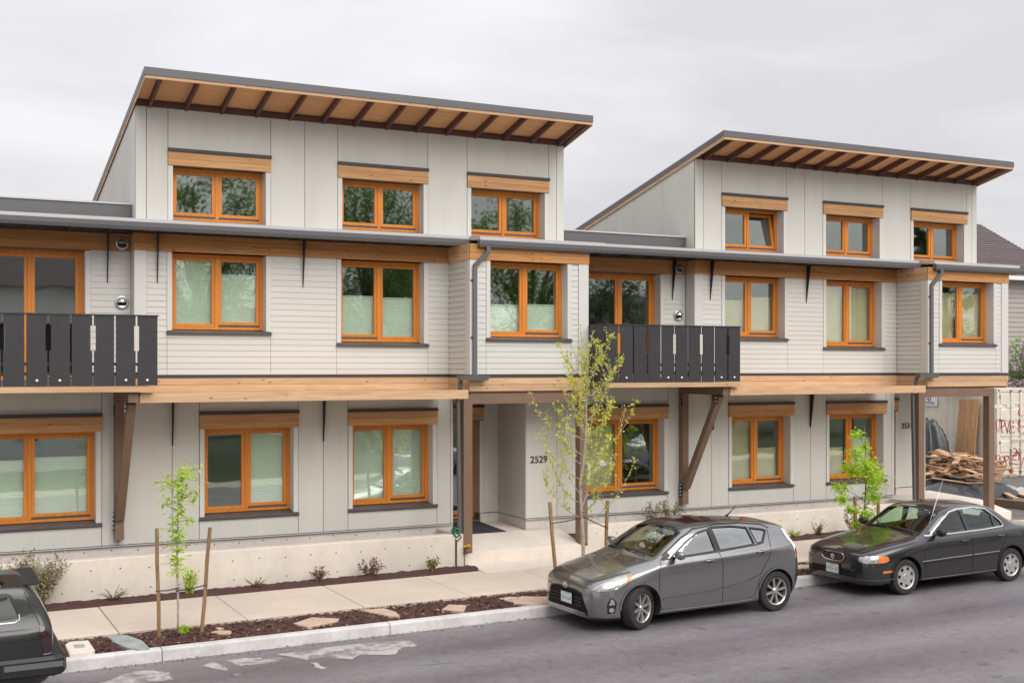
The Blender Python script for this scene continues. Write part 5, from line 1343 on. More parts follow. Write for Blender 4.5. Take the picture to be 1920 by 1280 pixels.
sp.patch('indicator_lens', 'amber', [(.735, .675), (.82, .672), (.88, .655), (.90, .60), (.86, .567), (.735, .562)], 'corner', 0.010, 0.03)
sp.strip('headlight_trim', 'plastic_black', hl, 0.012, 'corner', 0.004, closed=True)
sp.patch('bumper_indicator', 'amber', [(.80, .39), (.95, .395), (.95, .435), (.80, .43)], 'corner', 0.008, 0.03)
gr = [(-.27, .625), (-.22, .655), (0, .665), (.22, .655), (.27, .625), (.25, .565), (.19, .535), (0, .528), (-.19, .535), (-.25, .565)]
sp.patch('grille', 'grille_black', gr, 'front', 0.006, 0.04, mirror=False)
sp.strip('grille_surround', 'chrome', gr, 0.02, 'front', 0.012, mirror=False, closed=True)
for z in (.57, .60, .63): sp.strip('grille_slat', 'gutter', [(-.24, z), (.24, z)], 0.010, 'front', 0.012, mirror=False)
for pts in ([(-.045, .602), (0, .635), (.04, .612)], [(.045, .592), (0, .559), (-.04, .582)], [(-.04, .612), (.04, .582)]): sp.strip('emblem', 'chrome', pts, 0.014, 'front', 0.02, mirror=False)
sp.patch('lower_intake', 'grille_black', [(-.52, .31), (.52, .31), (.50, .40), (-.50, .40)], 'front', 0.005, 0.05, mirror=False)
sp.strip('grille_slat', 'plastic_black', [(-.5, .355), (.5, .355)], 0.016, 'front', 0.012, mirror=False)
sp.strip('bumper_line', 'gutter', [(.35, .29), (.6, .285), (.85, .287), (1.02, .29)], 0.012, 'corner', 0.01)
sp.plate('XNG 558', 0, 0.0, 0.40, 'plate', 'plate_green')
sp.handle(2.16, .80, 'paint_black'); sp.handle(3.03, .825, 'paint_black')
sp.mirror_pods(1.52, .985, .80, 'plastic_black')
sp.interior(2.0, 2.8, 0.36, 1.75)
for wx in (0.82, 3.30):
    for sg in (-1, 1): sp.wheel(wx, sg, 0, 'hubcap')
    sp.strip('arch_lip', 'paint_black', [(wx + .35 * math.cos(t), .30 + .35 * math.sin(t)) for t in [math.pi * i / 16 for i in range(1, 16)]], 0.022, 'side', 0.009)
MB().tube([(1.52, -.64, 1.0), (1.56, -.64, 1.14), (1.9, -.62, 1.85)], [.006, .005, .003], 6).build('aerial', 'chrome', sp.root, True)
sp.wipers([(-.5, .955), (.12, .985)], [(.08, .992), (.6, .962)])
sp.strip('bonnet_joint', 'plastic_black', [(.44, .66), (.62, .70), (.85, .755), (1.08, .80), (1.3, .84)], 0.008, 'corner', 0.0025)

# ---------------- black estate car at the left edge (only its tail is in view)
urows = [
    hrow(0.00, (.40, .36), (.60, .42), (.66, .58), (.64, .72), (.60, .78), (.40, .83), .84),
    hrow(0.10, (.60, .32), (.76, .38), (.80, .60), (.78, .80), (.73, .88), (.48, .93), .94),
    hrow(0.80, (.68, .30), (.82, .36), (.86, .65), (.84, .90), (.78, .96), (.5, 1.0), 1.02),
    hrow(1.45, (.68, .30), (.82, .36), (.86, .66), (.845, .95), (.80, 1.01), (.66, 1.06), 1.08),
    hrow(2.05, (.68, .30), (.82, .36), (.86, .66), (.845, .97), (.80, 1.03), (.66, 1.52), 1.57),
    hrow(2.30, (.68, .30), (.82, .36), (.86, .66), (.845, .97), (.80, 1.03), (.66, 1.575), 1.625),
    hrow(3.60, (.68, .30), (.82, .36), (.86, .66), (.845, .98), (.80, 1.04), (.665, 1.58), 1.63),
    hrow(4.22, (.68, .32), (.81, .40), (.855, .66), (.84, .98), (.795, 1.04), (.665, 1.56), 1.605),
    hrow(4.33, (.66, .36), (.79, .46), (.845, .68), (.83, .98), (.785, 1.05), (.655, 1.46), 1.52),
    hrow(4.44, (.64, .40), (.77, .52), (.825, .70), (.81, .98), (.77, 1.05), (.66, 1.22), 1.28),
    hrow(4.50, (.60, .46), (.72, .54), (.78, .70), (.77, .94), (.72, 1.02), (.60, 1.07), 1.09),
    hrow(4.53, (.45, .50), (.55, .56), (.60, .70), (.59, .86), (.55, .92), (.40, .95), .96)]
def low(z): return z if z <= 1.05 else 1.05 + (z - 1.05) * 0.80
urows = [(x, [(y, low(z)) for y, z in P]) for x, P in urows]
YSUV = 13.35
xr = xat(104, YSUV + 0.1)
ox = xr - 4.53 * SC; oy = YSUV + 0.86 * SC
su = Car('estate_car', 'black boxy four-wheel drive seen from its tail end at the left edge', 'car', 'cars parked along the kerb', urows,
         (ox, oy, G(ox) - 0.0), 0.0, SC, 'paint_suv', (0.85, 3.55), 0.34, (1.5, 4.25, 0.55))
su.opening('windscreen', 'car_glass', [(-.62, 1.11), (.62, 1.11), (.58, 1.38), (-.58, 1.38)], 'front')
su.opening('side_window', 'car_glass', [(1.98, 1.12), (2.62, 1.12), (2.62, 1.385), (2.28, 1.385)], 'side')
su.opening('side_window', 'car_glass', [(2.72, 1.12), (3.32, 1.12), (3.28, 1.385), (2.72, 1.385)], 'side')
cw = [(3.42, 1.12), (4.11, 1.12), (4.15, 1.14), (4.145, 1.18), (4.07, 1.37), (4.04, 1.388), (3.40, 1.388)]
su.opening('cargo_window', 'car_glass_dark', cw, 'side')
su.finish()
su.strip('window_seal', 'hubcap', [(3.42, 1.10), (4.12, 1.10), (4.17, 1.13), (4.165, 1.185)], 0.011, 'side', 0.006)
su.strip('window_seal', 'plastic_black', [(4.165, 1.185), (4.085, 1.38), (4.045, 1.402), (3.40, 1.402)], 0.02, 'side', 0.006)
su.strip('tail_joint', 'black', [(4.21, 1.45), (4.30, 1.24), (4.375, 1.05)], 0.010, 'side')
su.patch('tail_lamp', 'smoked', [(4.37, 1.03), (4.47, 1.03), (4.485, .92), (4.48, .74), (4.41, .74), (4.375, .90)], 'side', 0.008, 0.04)
su.strip('lamp_trim', 'chrome', [(4.40, .735), (4.49, .735)], 0.012, 'side', 0.012)
bm_ = MB()
prof = [(.50, 0), (.53, .03), (.68, .03), (.715, .0)]
pl = [(3.96, -.875), (4.50, -.875), (4.585, -.83), (4.62, -.72), (4.62, .72), (4.585, .83), (4.50, .875), (3.96, .875)]
for i, (z, o) in enumerate(prof):
    for (x, y) in pl: bm_.v.append((x + (o if x > 4.4 else 0), y + math.copysign(o, y), z))
n = len(pl)
for i in range(len(prof) - 1):
    for k in range(n - 1): bm_.f.append((i * n + k, i * n + k + 1, (i + 1) * n + k + 1, (i + 1) * n + k))
bm_.f.append(tuple(range((len(prof) - 1) * n, len(prof) * n))); bm_.f.append(tuple(reversed(range(n))))
bo = bm_.build('rear_bumper', 'plastic_black', su.root)
MB().box(4.0, 4.60, -.93 + .02, -.907, .60, .66).build('bumper_strip', 'gutter', bo)
for sg in (-1, 1):
    MB().tube([(2.4, sg * .62, 1.522), (2.5, sg * .62, 1.567), (3.7, sg * .62, 1.572), (3.95, sg * .62, 1.567), (4.02, sg * .62, 1.502)], 0.02, 8).build('roof_rail', 'plastic_black', su.root, True)
    MB().hexa([(3.80, sg * .62 - .035, 1.467), (4.0, sg * .62 - .035, 1.462), (4.0, sg * .62 + .035, 1.482), (3.80, sg * .62 + .035, 1.482)], [(3.83, sg * .62 - .03, 1.552), (3.96, sg * .62 - .03, 1.547), (3.96, sg * .62 + .03, 1.557), (3.83, sg * .62 + .03, 1.557)]).build('rail_foot', 'gutter', su.root)
MB().tube([(3.2, -.6, 1.582), (3.2, 0, 1.592), (3.2, .6, 1.582)], 0.022, 8).build('roof_bar', 'plastic_black', su.root, True)
vs = []; fs = []; nn = 16                                              # roof spoiler
for i in range(nn + 1):
    y = -.60 + 1.20 * i / nn; e = 1 - (abs(y) / .60) ** 4 * 0.6
    for x, z in ((4.20, 1.477), (4.30, 1.492), (4.40, 1.492), (4.41, 1.477), (4.32, 1.452), (4.22, 1.442)): vs.append((x, y, 1.467 + (z - 1.467) * e))
for i in range(nn):
    for k in range(6): fs.append((i * 6 + k, i * 6 + (k + 1) % 6, i * 6 + 6 + (k + 1) % 6, i * 6 + 6 + k))
fs += [tuple(range(6)), tuple(nn * 6 + k for k in range(6))]
MB().add(vs, fs).build('roof_spoiler', 'plastic_black', su.root, False)
for wx in (0.85, 3.55):
    for sg in (-1, 1): su.wheel(wx, sg, 0, 'spokes')
su.interior(2.3, 3.2, 0.55, 2.1)

# two silver cars across the street, mirrored in the ground floor panes
def copy_tree(o, parent=None):
    c = o.copy(); COL.objects.link(c)
    if parent: c.parent = parent
    for ch in list(o.children): copy_tree(ch, c)
    return c
def recolour(o, a, b):
    for ch in o.children:
        if ch.type == 'MESH' and ch.data.materials and ch.data.materials[0] == MAT[a]:
            ch.data = ch.data.copy(); ch.data.materials[0] = MAT[b]
        recolour(ch, a, b)
for X, lab in ((13.5, 'silver saloon parked across the street, nearer one mirrored in ground floor panes'), (22.0, 'silver saloon parked across the street, farther one mirrored in ground floor panes')):
    c = copy_tree(sp.root); c.location = (X + 4.0, 5.3, G(X)); c.rotation_euler = (0, 0, math.pi); c['label'] = lab; c['group'] = 'cars across the street'; recolour(c, 'paint_black', 'paint_silver')
# ------------------------------------------------------------------ young trees, stakes, shrubs
def leafmat(name, c1, c2, scale=6.0, tr=0.35):
    m, n, l, b = nt(name); n.remove(b)
    tc = n.new('ShaderNodeTexCoord'); no = n.new('ShaderNodeTexNoise'); no.inputs['Scale'].default_value = scale; no.inputs['Detail'].default_value = 4
    l.new(tc.outputs['Object'], no.inputs['Vector'])
    cr = n.new('ShaderNodeValToRGB'); cr.color_ramp.elements[0].position = 0.35; cr.color_ramp.elements[1].position = 0.65
    cr.color_ramp.elements[0].color = rgb(c1); cr.color_ramp.elements[1].color = rgb(c2); l.new(no.outputs['Fac'], cr.inputs['Fac'])
    d = n.new('ShaderNodeBsdfPrincipled'); d.inputs['Roughness'].default_value = 0.55; l.new(cr.outputs['Color'], d.inputs['Base Color'])
    t = n.new('ShaderNodeBsdfTranslucent'); l.new(cr.outputs['Color'], t.inputs['Color'])
    mx = n.new('ShaderNodeMixShader'); mx.inputs['Fac'].default_value = tr
    l.new(d.outputs[0], mx.inputs[1]); l.new(t.outputs[0], mx.inputs[2]); l.new(mx.outputs[0], n['Material Output'].inputs['Surface'])
leafmat('leaf_lime', (0.36, 0.58, 0.03), (0.66, 0.80, 0.10), 9, 0.5)
leafmat('leaf_spring', (0.46, 0.54, 0.05), (0.80, 0.76, 0.13), 9, 0.45)
leafmat('leaf_shrub', (0.07, 0.10, 0.035), (0.30, 0.28, 0.12), 22, 0.25)
leafmat('leaf_pale', (0.16, 0.17, 0.08), (0.46, 0.42, 0.26), 30, 0.25)
leafmat('leaf_purple', (0.13, 0.15, 0.05), (0.30, 0.14, 0.18), 16, 0.25)
leafmat('leaf_fern', (0.13, 0.15, 0.03), (0.33, 0.27, 0.08), 16, 0.25)
leafmat('leaf_green', (0.10, 0.22, 0.025), (0.24, 0.40, 0.06), 1.2, 0.3)
leafmat('leaf_dark', (0.035, 0.08, 0.02), (0.09, 0.17, 0.04), 1.2, 0.2)
leafmat('lilac', (0.42, 0.26, 0.40), (0.72, 0.56, 0.66), 5, 0.3)
basic('bark_pale', (0.42, 0.37, 0.32), 0.85, var=0.25, scale=18, bump=0.3)
basic('bark', (0.16, 0.12, 0.095), 0.9, var=0.3, scale=12, bump=0.5)
basic('twig', (0.17, 0.11, 0.085), 0.85, var=0.25, scale=18)
basic('strap_black', (0.05, 0.045, 0.04), 0.7)

def leaf(m, c, L, w, rng, flat=0.6, dirv=None):
    if dirv is None:
        q = Matrix.Rotation(rng.uniform(0, 6.283), 3, 'Z') @ Matrix.Rotation(rng.gauss(0, flat), 3, 'Y') @ Matrix.Rotation(rng.gauss(0, flat), 3, 'X')
    else:
        q = dirv.to_track_quat('X', 'Z').to_matrix() @ Matrix.Rotation(rng.uniform(-1.2, 1.2), 3, 'X')
    P = [(0, 0, 0), (L * .45, -w / 2, -w * .12), (L, 0, -L * .12), (L * .45, w / 2, -w * .12)]
    m.add([c + q @ Vector(p) for p in P], [(0, 1, 2), (0, 2, 3)])
def curve_pts(a, d, L, bend, n, rng, wob=0.03):
    P = [Vector(a)]; d = Vector(d).normalized()
    for i in range(n):
        d = (d + Vector(bend) / n + Vector((rng.uniform(-1, 1), rng.uniform(-1, 1), rng.uniform(-1, 1))) * wob).normalized(); P.append(P[-1] + d * L / n)
    return P
def tree_base(px, Y): 
    X = xat(px, Y); return Vector((X, Y, G(X) + 0.13))
def zpx(py, X, Y):
    t = X * VX + Y * VY; return CAM_H + (CYP - py) / FPX * t

def stake(px_top, py_top, px_bot, Y, label, Yt=None):
    X0 = xat(px_bot, Y); a = Vector((X0, Y, G(X0) + 0.08)); Yt = Yt or Y
    X1 = xat(px_top, Yt); b = Vector((X1, Yt, zpx(py_top, X1, Yt)))
    m = MB(); P = [a, a.lerp(b, .33) + Vector((.006, 0, 0)), a.lerp(b, .7) - Vector((.004, 0, 0)), b]
    for p, q in zip(P, P[1:]): m.bar(p, q, 0.042, 0.042, (0, 1, 0))
    o = m.build('stake', 'stake'); tag(o, label, 'stake', 'wooden tree stakes'); return a, b
def tie(pa, pb, label):
    P = [Vector(pa), Vector(pa).lerp(Vector(pb), .5) - Vector((0, 0, .012)), Vector(pb)]
    m = MB().tube(P, 0.009, 6)
    for c in (P[0], P[2]): m.lathe([(.026, -.008), (.03, 0), (.026, .008), (.022, 0), (.026, -.008)], c, 'z', 10)
    tag(m.build('tree_tie', 'strap_black', None, True), label, 'tree tie', 'black tree ties')

# left sapling
rng = random.Random(3)
B = tree_base(333, 16.1); top = zpx(885, B.x, B.y)
t = thing('sapling_tree', 'thin young tree with lime leaves between two stakes at the left', 'tree', B, 'young street trees')
P = [B + Vector((0.008 * math.sin(i), 0, (top - B.z) * i / 10)) for i in range(11)]
MB().tube(P, [.017 - .0013 * i for i in range(11)], 7).build('trunk', 'bark_pale', t, True)
br = MB(); lf = MB()
for i in range(34):
    s = 0.36 + 0.64 * i / 33; a = P[0].lerp(P[-1], s)
    ang = rng.uniform(0, 6.283); L = rng.uniform(.10, .34) * (1.05 - 0.25 * s) + (.05 if s > .85 else 0)
    Q = curve_pts(a, (math.cos(ang), math.sin(ang) * .7, .5), L, (0, 0, -.25), 4, rng, .08)
    br.tube(Q, [.004, .0035, .003, .0025, .002], 4)
    for q in Q[1:]:
        for _ in range(rng.choice((1, 2, 3))): leaf(lf, q + Vector((rng.gauss(0, .02), rng.gauss(0, .02), rng.gauss(0, .012))), rng.uniform(.055, .12), rng.uniform(.028, .05), rng, .45)
for _ in range(200):
    s = rng.betavariate(2.2, 1.1); r = rng.uniform(0, .33); ang = rng.uniform(0, 6.28)
    leaf(lf, P[0].lerp(P[-1], .40 + .62 * s) + Vector((r * math.cos(ang) + .06 * s, r * .7 * math.sin(ang), 0)), rng.uniform(.08, .15), rng.uniform(.035, .06), rng, .35)
br.build('branches', 'twig', t, True); lf.build('crown', 'leaf_lime', t)
s1 = stake(294, 990, 298, 16.02, 'upright wooden stake left of the thin lime sapling'); s2 = stake(394, 988, 377, 16.05, 'leaning wooden stake right of the thin lime sapling')
zt = zpx(1102, B.x, B.y)
def on(s, z): return s[0].lerp(s[1], (z - s[0].z) / (s[1].z - s[0].z))
tie(on(s1, zt), Vector((B.x, B.y, zt)), 'black strap from the left stake to the thin lime sapling'); tie(Vector((B.x, B.y, zt - .03)), on(s2, zt + .02), 'black strap from the leaning stake to the thin lime sapling')

# middle tree: upswept branches with yellow-green tufts
rng = random.Random(11)
B = tree_base(1091, 16.12); top = zpx(628, B.x, B.y)
t = thing('street_tree', 'taller young tree with upswept branches and yellow-green tufts before the porch', 'tree', B, 'young street trees')
H = top - B.z; n = 14
P = [B + Vector((.02 * math.sin(i * .8) + (.006 * i if i > 6 else 0), .015 * math.cos(i * 1.1), H * i / n)) for i in range(n + 1)]
MB().tube(P, [.034 - .0021 * i for i in range(n + 1)], 9).build('trunk', 'bark_pale', t, True)
br = MB(); lf = MB(); 
def tuft(c, k=1.0, nleaf=None):
    for _ in range(nleaf or rng.choice((2, 3, 4))): leaf(lf, c + Vector((rng.gauss(0, .02), rng.gauss(0, .02), rng.gauss(0, .018))), rng.uniform(.035, .07) * k, rng.uniform(.018, .034) * k, rng, .8)
for i in range(32):
    s = 0.27 + 0.58 * i / 31; j = s * n; a = P[int(j)].lerp(P[min(n, int(j) + 1)], j - int(j))
    ang = i * 2.399 + rng.uniform(-.3, .3); L = rng.uniform(.85, 1.6) * (1.35 - .95 * s)
    out = Vector((math.cos(ang), math.sin(ang) * .8, .10 + .3 * s))
    Q = curve_pts(a, out, L, (0, 0, 1.5), 9, rng, .045)
    br.tube(Q, [.009 * (1 - k / 11) for k in range(10)], 5)
    for k in range(2, 10):
        for _ in range(2): tuft(Q[k].lerp(Q[min(k + 1, 9)], rng.random()), 1.2)
        if k in (3, 5, 7) and rng.random() < .6:
            Q2 = curve_pts(Q[k], Vector((rng.uniform(-1, 1), rng.uniform(-1, 1), .9)), L * rng.uniform(.25, .45), (0, 0, .5), 5, rng, .05)
            br.tube(Q2, [.005, .0045, .004, .0035, .003, .002], 4)
            for q in Q2[1:]: tuft(q)
for i in range(7):
    Q = curve_pts(P[-3 - i % 3], (rng.uniform(-.3, .45), rng.uniform(-.25, .25), 1), rng.uniform(.4, .75), (0, 0, .4), 7, rng, .03)
    br.tube(Q, .006, 4)
    for q in Q[1:]: tuft(q, .9); tuft(q, .8)
br.build('branches', 'bark_pale', t, True); lf.build('crown', 'leaf_spring', t)
s1 = stake(1031, 941, 1045, 16.05, 'leaning wooden stake left of the upswept tree, behind the hatchback nose'); s2 = stake(1139, 938, 1134, 16.15, 'wooden stake right of the upswept tree, behind the hatchback windscreen')
zt = zpx(966, B.x, B.y)
tie(on(s1, zt - .08), Vector((B.x, B.y, zt - .03)), 'thin strap from the left stake to the upswept tree'); tie(Vector((B.x, B.y, zt)), on(s2, zt - .22), 'thin sloping strap from the right stake to the upswept tree')

# right sapling
rng = random.Random(21)
B = tree_base(1622, 16.1); top = zpx(800, B.x, B.y)
t = thing('sapling_tree', 'bushy young tree with bright lime leaves behind the black saloon', 'tree', B, 'young street trees')
P = [B + Vector((-.02 * math.sin(i * .7), 0, (top - B.z) * i / 10)) for i in range(11)]
MB().tube(P, [.02 - .0014 * i for i in range(11)], 7).build('trunk', 'bark', t, True)
br = MB(); lf = MB()
clumps = [(1608, 815, .10, 70), (1605, 850, .13, 110), (1610, 880, .20, 240), (1630, 875, .16, 150), (1590, 880, .12, 80), (1576, 915, .11, 110), (1580, 935, .09, 80), (1640, 905, .15, 150), (1636, 930, .13, 120), (1596, 955, .08, 60), (1625, 965, .13, 140), (1612, 985, .14, 140), (1650, 890, .1, 60), (1622, 840, .1, 60)]
for px, py, r, k in clumps:
    Y = 16.1 + rng.uniform(-.2, .2); X = xat(px, Y); c = Vector((X, Y, zpx(py, X, Y)))
    zz = max(B.z + .5, c.z - .25); a = Vector((B.x, B.y, zz)); br.tube([a, a.lerp(c, .5) + Vector((0, 0, .04)), c], [.007, .005, .003], 5)
    for _ in range(int(k * 1.7)):
        v = Vector((rng.gauss(0, .5), rng.gauss(0, .5), rng.gauss(0, .42))) * r * 1.15; leaf(lf, c + v, rng.uniform(.05, .10), rng.uniform(.025, .045), rng, .5)
br.build('branches', 'twig', t, True); lf.build('crown', 'leaf_lime', t)
stake(1603, 930, 1606, 16.05, 'wooden stake left of the bushy lime sapling'); stake(1647, 934, 1646, 16.15, 'wooden stake right of the bushy lime sapling')

# shrubs and small plants of the wall bed
def plant(px, py, Y, h, w, nst, kind, mat, label, name='small_plant', seed=1, z=None, flowers=None):
    rng = random.Random(seed); X = xat(px, Y); z = G(X) + 0.19 if z is None else z; B = Vector((X, Y, z))
    t = thing(name, label, 'plant', B, 'plants along the low wall')
    st = MB(); lf = MB(); fl = MB()
    for i in range(nst):
        a = rng.uniform(0, 6.28); sp = rng.uniform(.15, 1.0)
        Q = curve_pts(B + Vector((rng.gauss(0, w * .06), rng.gauss(0, w * .04), 0)), (math.cos(a) * sp * w, math.sin(a) * sp * w * .6, h * rng.uniform(.6, 1)), h * rng.uniform(.6, 1.0), (math.cos(a) * .2, 0, .1 if kind != 'fern' else -.5), 6, rng, .06)
        st.tube(Q, [.006, .005, .0045, .004, .003, .002, .0015], 4)
        for k in range(1, 7):
            for s in (-1, 1):
                if kind == 'fern':
                    d = (Q[k] - Q[k - 1]).cross(Vector((0, 0, 1))).normalized() * s + (Q[k] - Q[k - 1]).normalized() * .5
                    leaf(lf, Q[k], .08 * h / .3 * (1 - k / 9), .025, rng, .3, d)
                else:
                    for _ in range(2): leaf(lf, Q[k] + Vector((rng.gauss(0, .015), rng.gauss(0, .015), rng.gauss(0, .015))), rng.uniform(.03, .065) * (1 + h * .3), rng.uniform(.015, .028) * (1 + h * .3), rng, .9)
        if flowers and rng.random() < .5:
            for q in range(14): leaf(fl, Q[-1] + Vector((rng.gauss(0, .01), rng.gauss(0, .01), -q * .006)), .025, .015, rng, .9)
    st.build('stems', 'twig', t, True); lf.build('foliage', mat, t)
    if flowers and fl.v: fl.build('flowers', flowers, t)
    return t
plant(66, 1120, 18.72, .86, .62, 85, 'leafy', 'leaf_pale', 'big pale leafy shrub behind the black car at the left', 'shrub', 5)
plant(213, 1126, 18.72, .26, .3, 14, 'fern', 'leaf_fern', 'low fern-like plant right of the big pale shrub', seed=6)
plant(352, 1106, 18.66, .42, .26, 16, 'leafy', 'leaf_lime', 'bright green little shrub behind the thin lime sapling', seed=7)
plant(478, 1104, 18.72, .22, .28, 12, 'fern', 'leaf_fern', 'low brownish fern in front of the low wall', seed=8)
plant(597, 1094, 18.72, .24, .22, 12, 'leafy', 'leaf_purple', 'small grey-green plant with a bare stem by the low wall', seed=9)
plant(692, 1080, 18.74, .32, .3, 16, 'leafy', 'leaf_purple', 'small plant with pink-purple tips by the low wall', seed=10, flowers='lilac')
plant(812, 1072, 18.76, .25, .16, 10, 'leafy', 'leaf_fern', 'narrow yellowish plant near the end of the left low wall', seed=11)
plant(1226, 1000, 19.55, .62, .26, 16, 'leafy', 'leaf_pale', 'pale airy plant above the hatchback roof, left of two', seed=12, z=.5)
plant(1258, 1000, 19.55, .58, .3, 20, 'leafy', 'leaf_fern', 'pale plant with a yellow clump above the hatchback roof, right of two', seed=13, z=.5)
plant(1490, 1010, 18.74, .26, .26, 14, 'fern', 'leaf_lime', 'green fern just behind the hatchback tail', seed=14)
plant(1533, 1000, 18.74, .34, .3, 14, 'fern', 'leaf_fern', 'brownish fern left of the bushy lime sapling', seed=15)
plant(345, 1188, 16.0, .10, .08, 5, 'leafy', 'leaf_lime', 'tiny green sprout at the foot of the thin lime sapling', seed=16)
plant(1598, 1020, 18.6, .5, .3, 9, 'leafy', 'leaf_purple', 'twiggy bare shrub behind the black saloon bonnet', seed=17)
# ------------------------------------------------------------------ building site at the right: container, timber, neighbour's house
basic('cream', (0.72, 0.66, 0.56), 0.6, var=0.06, scale=1.2, dirt=0.12)
basic('redpaint', (0.38, 0.03, 0.05), 0.6, var=0.1)
basic('navy', (0.02, 0.03, 0.10), 0.6)
basic('rust', (0.22, 0.10, 0.05), 0.9, var=0.4, scale=20)
CXL, CYF = 29.8, 26.0; zg = G(29.8) + 0.06; CH = 2.74; CW, CL = 2.5, 6.2
ct = thing('shipping_container', 'cream shipping container with red graffiti on its doors beyond the right porch', 'container', (CXL + CW / 2, CYF + CL / 2, zg))
z0, z1 = zg + 0.14, zg + CH
def corrug(P, d, nrm, L, n, name):                       # trapezoidal sheet from P along d
    m = MB(); vs = []; d = Vector(d); nrm = Vector(nrm); k = 0
    w = L / n; prof = []
    for i in range(n): prof += [(i * w, 0), (i * w + w * .28, 0), (i * w + w * .5, .016), (i * w + w * .78, .016)]
    prof.append((L, 0))
    for s, o in prof: p = Vector(P) + d * s - nrm * o; vs += [p, p + Vector((0, 0, z1 - z0 - .12))]
    m.add(vs, [(2 * i, 2 * i + 2, 2 * i + 3, 2 * i + 1) for i in range(len(prof) - 1)]); return m.build(name, 'cream', ct)
corrug((CXL + .02, CYF + .12, z0 + .06), (0, 1, 0), (-1, 0, 0), CL - .24, 22, 'side_sheet')
corrug((CXL + CW - .02, CYF + .12, z0 + .06), (0, 1, 0), (1, 0, 0), CL - .24, 22, 'side_sheet')
MB().box(CXL + .04, CXL + CW - .04, CYF + .1, CYF + CL - .05, z1 - .05, z1 - .02).build('container_roof', 'cream', ct)
MB().box(CXL + .03, CXL + CW - .03, CYF + CL - .1, CYF + CL - .06, z0, z1 - .03).build('rear_sheet', 'cream', ct)
for X in (CXL, CXL + CW - .1):
    for Y in (CYF, CYF + CL - .12): MB().box(X, X + .1, Y, Y + .12, z0 + .001, z1 - .12).build('corner_post', 'cream', ct)
    for nm, a, b in (('top_rail', z1 - .1, z1), ('bottom_rail', z0 - .12, z0 + .04)): MB().box(X + .002, X + .098, CYF + .181, CYF + CL - .181, a, b).build(nm, 'cream', ct)
    for Y in (CYF - .01, CYF + CL - .17):
        for z in (z0 - .14, z1 - .115):
            c = MB().box(X - .01, X + .17, Y, Y + .18, z, z + .12).build('corner_casting', 'cream', ct)
            MB().box(X + .04, X + .10, Y - .004, Y + .01, z + .035, z + .085).build('casting_hole', 'black', c)
for nm, a, b in (('door_header', z1 - .11, z1 - .001), ('door_sill', z0 - .12, z0 + .03)): MB().box(CXL + .172, CXL + CW - .172, CYF + .01, CYF + .1, a, b).build(nm, 'cream', ct)
for i in range(2):
    a = CXL + .11 + i * (CW - .22) / 2; b = a + (CW - .22) / 2 - .012
    dr = MB().box(a, b, CYF + .03, CYF + .075, z0 + .04, z1 - .12).build('door', 'cream', ct)
    H = z1 - z0 - .16
    for k in range(5):                                    # recessed horizontal fields read as raised ribs between
        zz = z0 + .08 + H * k / 5
        for c, d in ((a + .06, a + .47), (a + .56, b - .06)):
            MB().prism([(c, CYF + .03, zz + .05), (c, CYF + .012, zz + .08), (c, CYF + .012, zz + H / 5 - .09), (c, CYF + .03, zz + H / 5 - .05)], (d - c, 0, 0)).build('door_panel', 'cream', dr)
    for X in (a + .27 - .2 + .44, b - .22):
        rod = MB().tube([(X, CYF - .018, z0 - .06), (X, CYF - .018, z1 - .03)], .019, 8).build('lock_rod', 'cream', dr, True)
        for zz in (z0 + .02, z0 + .75, z0 + 1.5, z0 + 2.1, z1 - .07): MB().box(X - .045, X + .045, CYF - .035, CYF + .03, zz - .022, zz + .022).build('rod_bracket', 'gutter' if zz in (z0 + .02, z1 - .07) else 'cream', rod)
        MB().bar((X, CYF - .045, z0 + 1.02), (X + .36, CYF - .045, z0 + 1.04), .02, .05, (0, 1, 0)).build('lock_handle', 'cream', rod)
    for zz in (z0 + .2, z0 + .9, z0 + 1.6, z0 + 2.3):
        X = a - .01 if i == 0 else b - .04
        MB().box(X, X + .05, CYF - .012, CYF + .035, zz, zz + .09).build('hinge', 'gutter', dr)
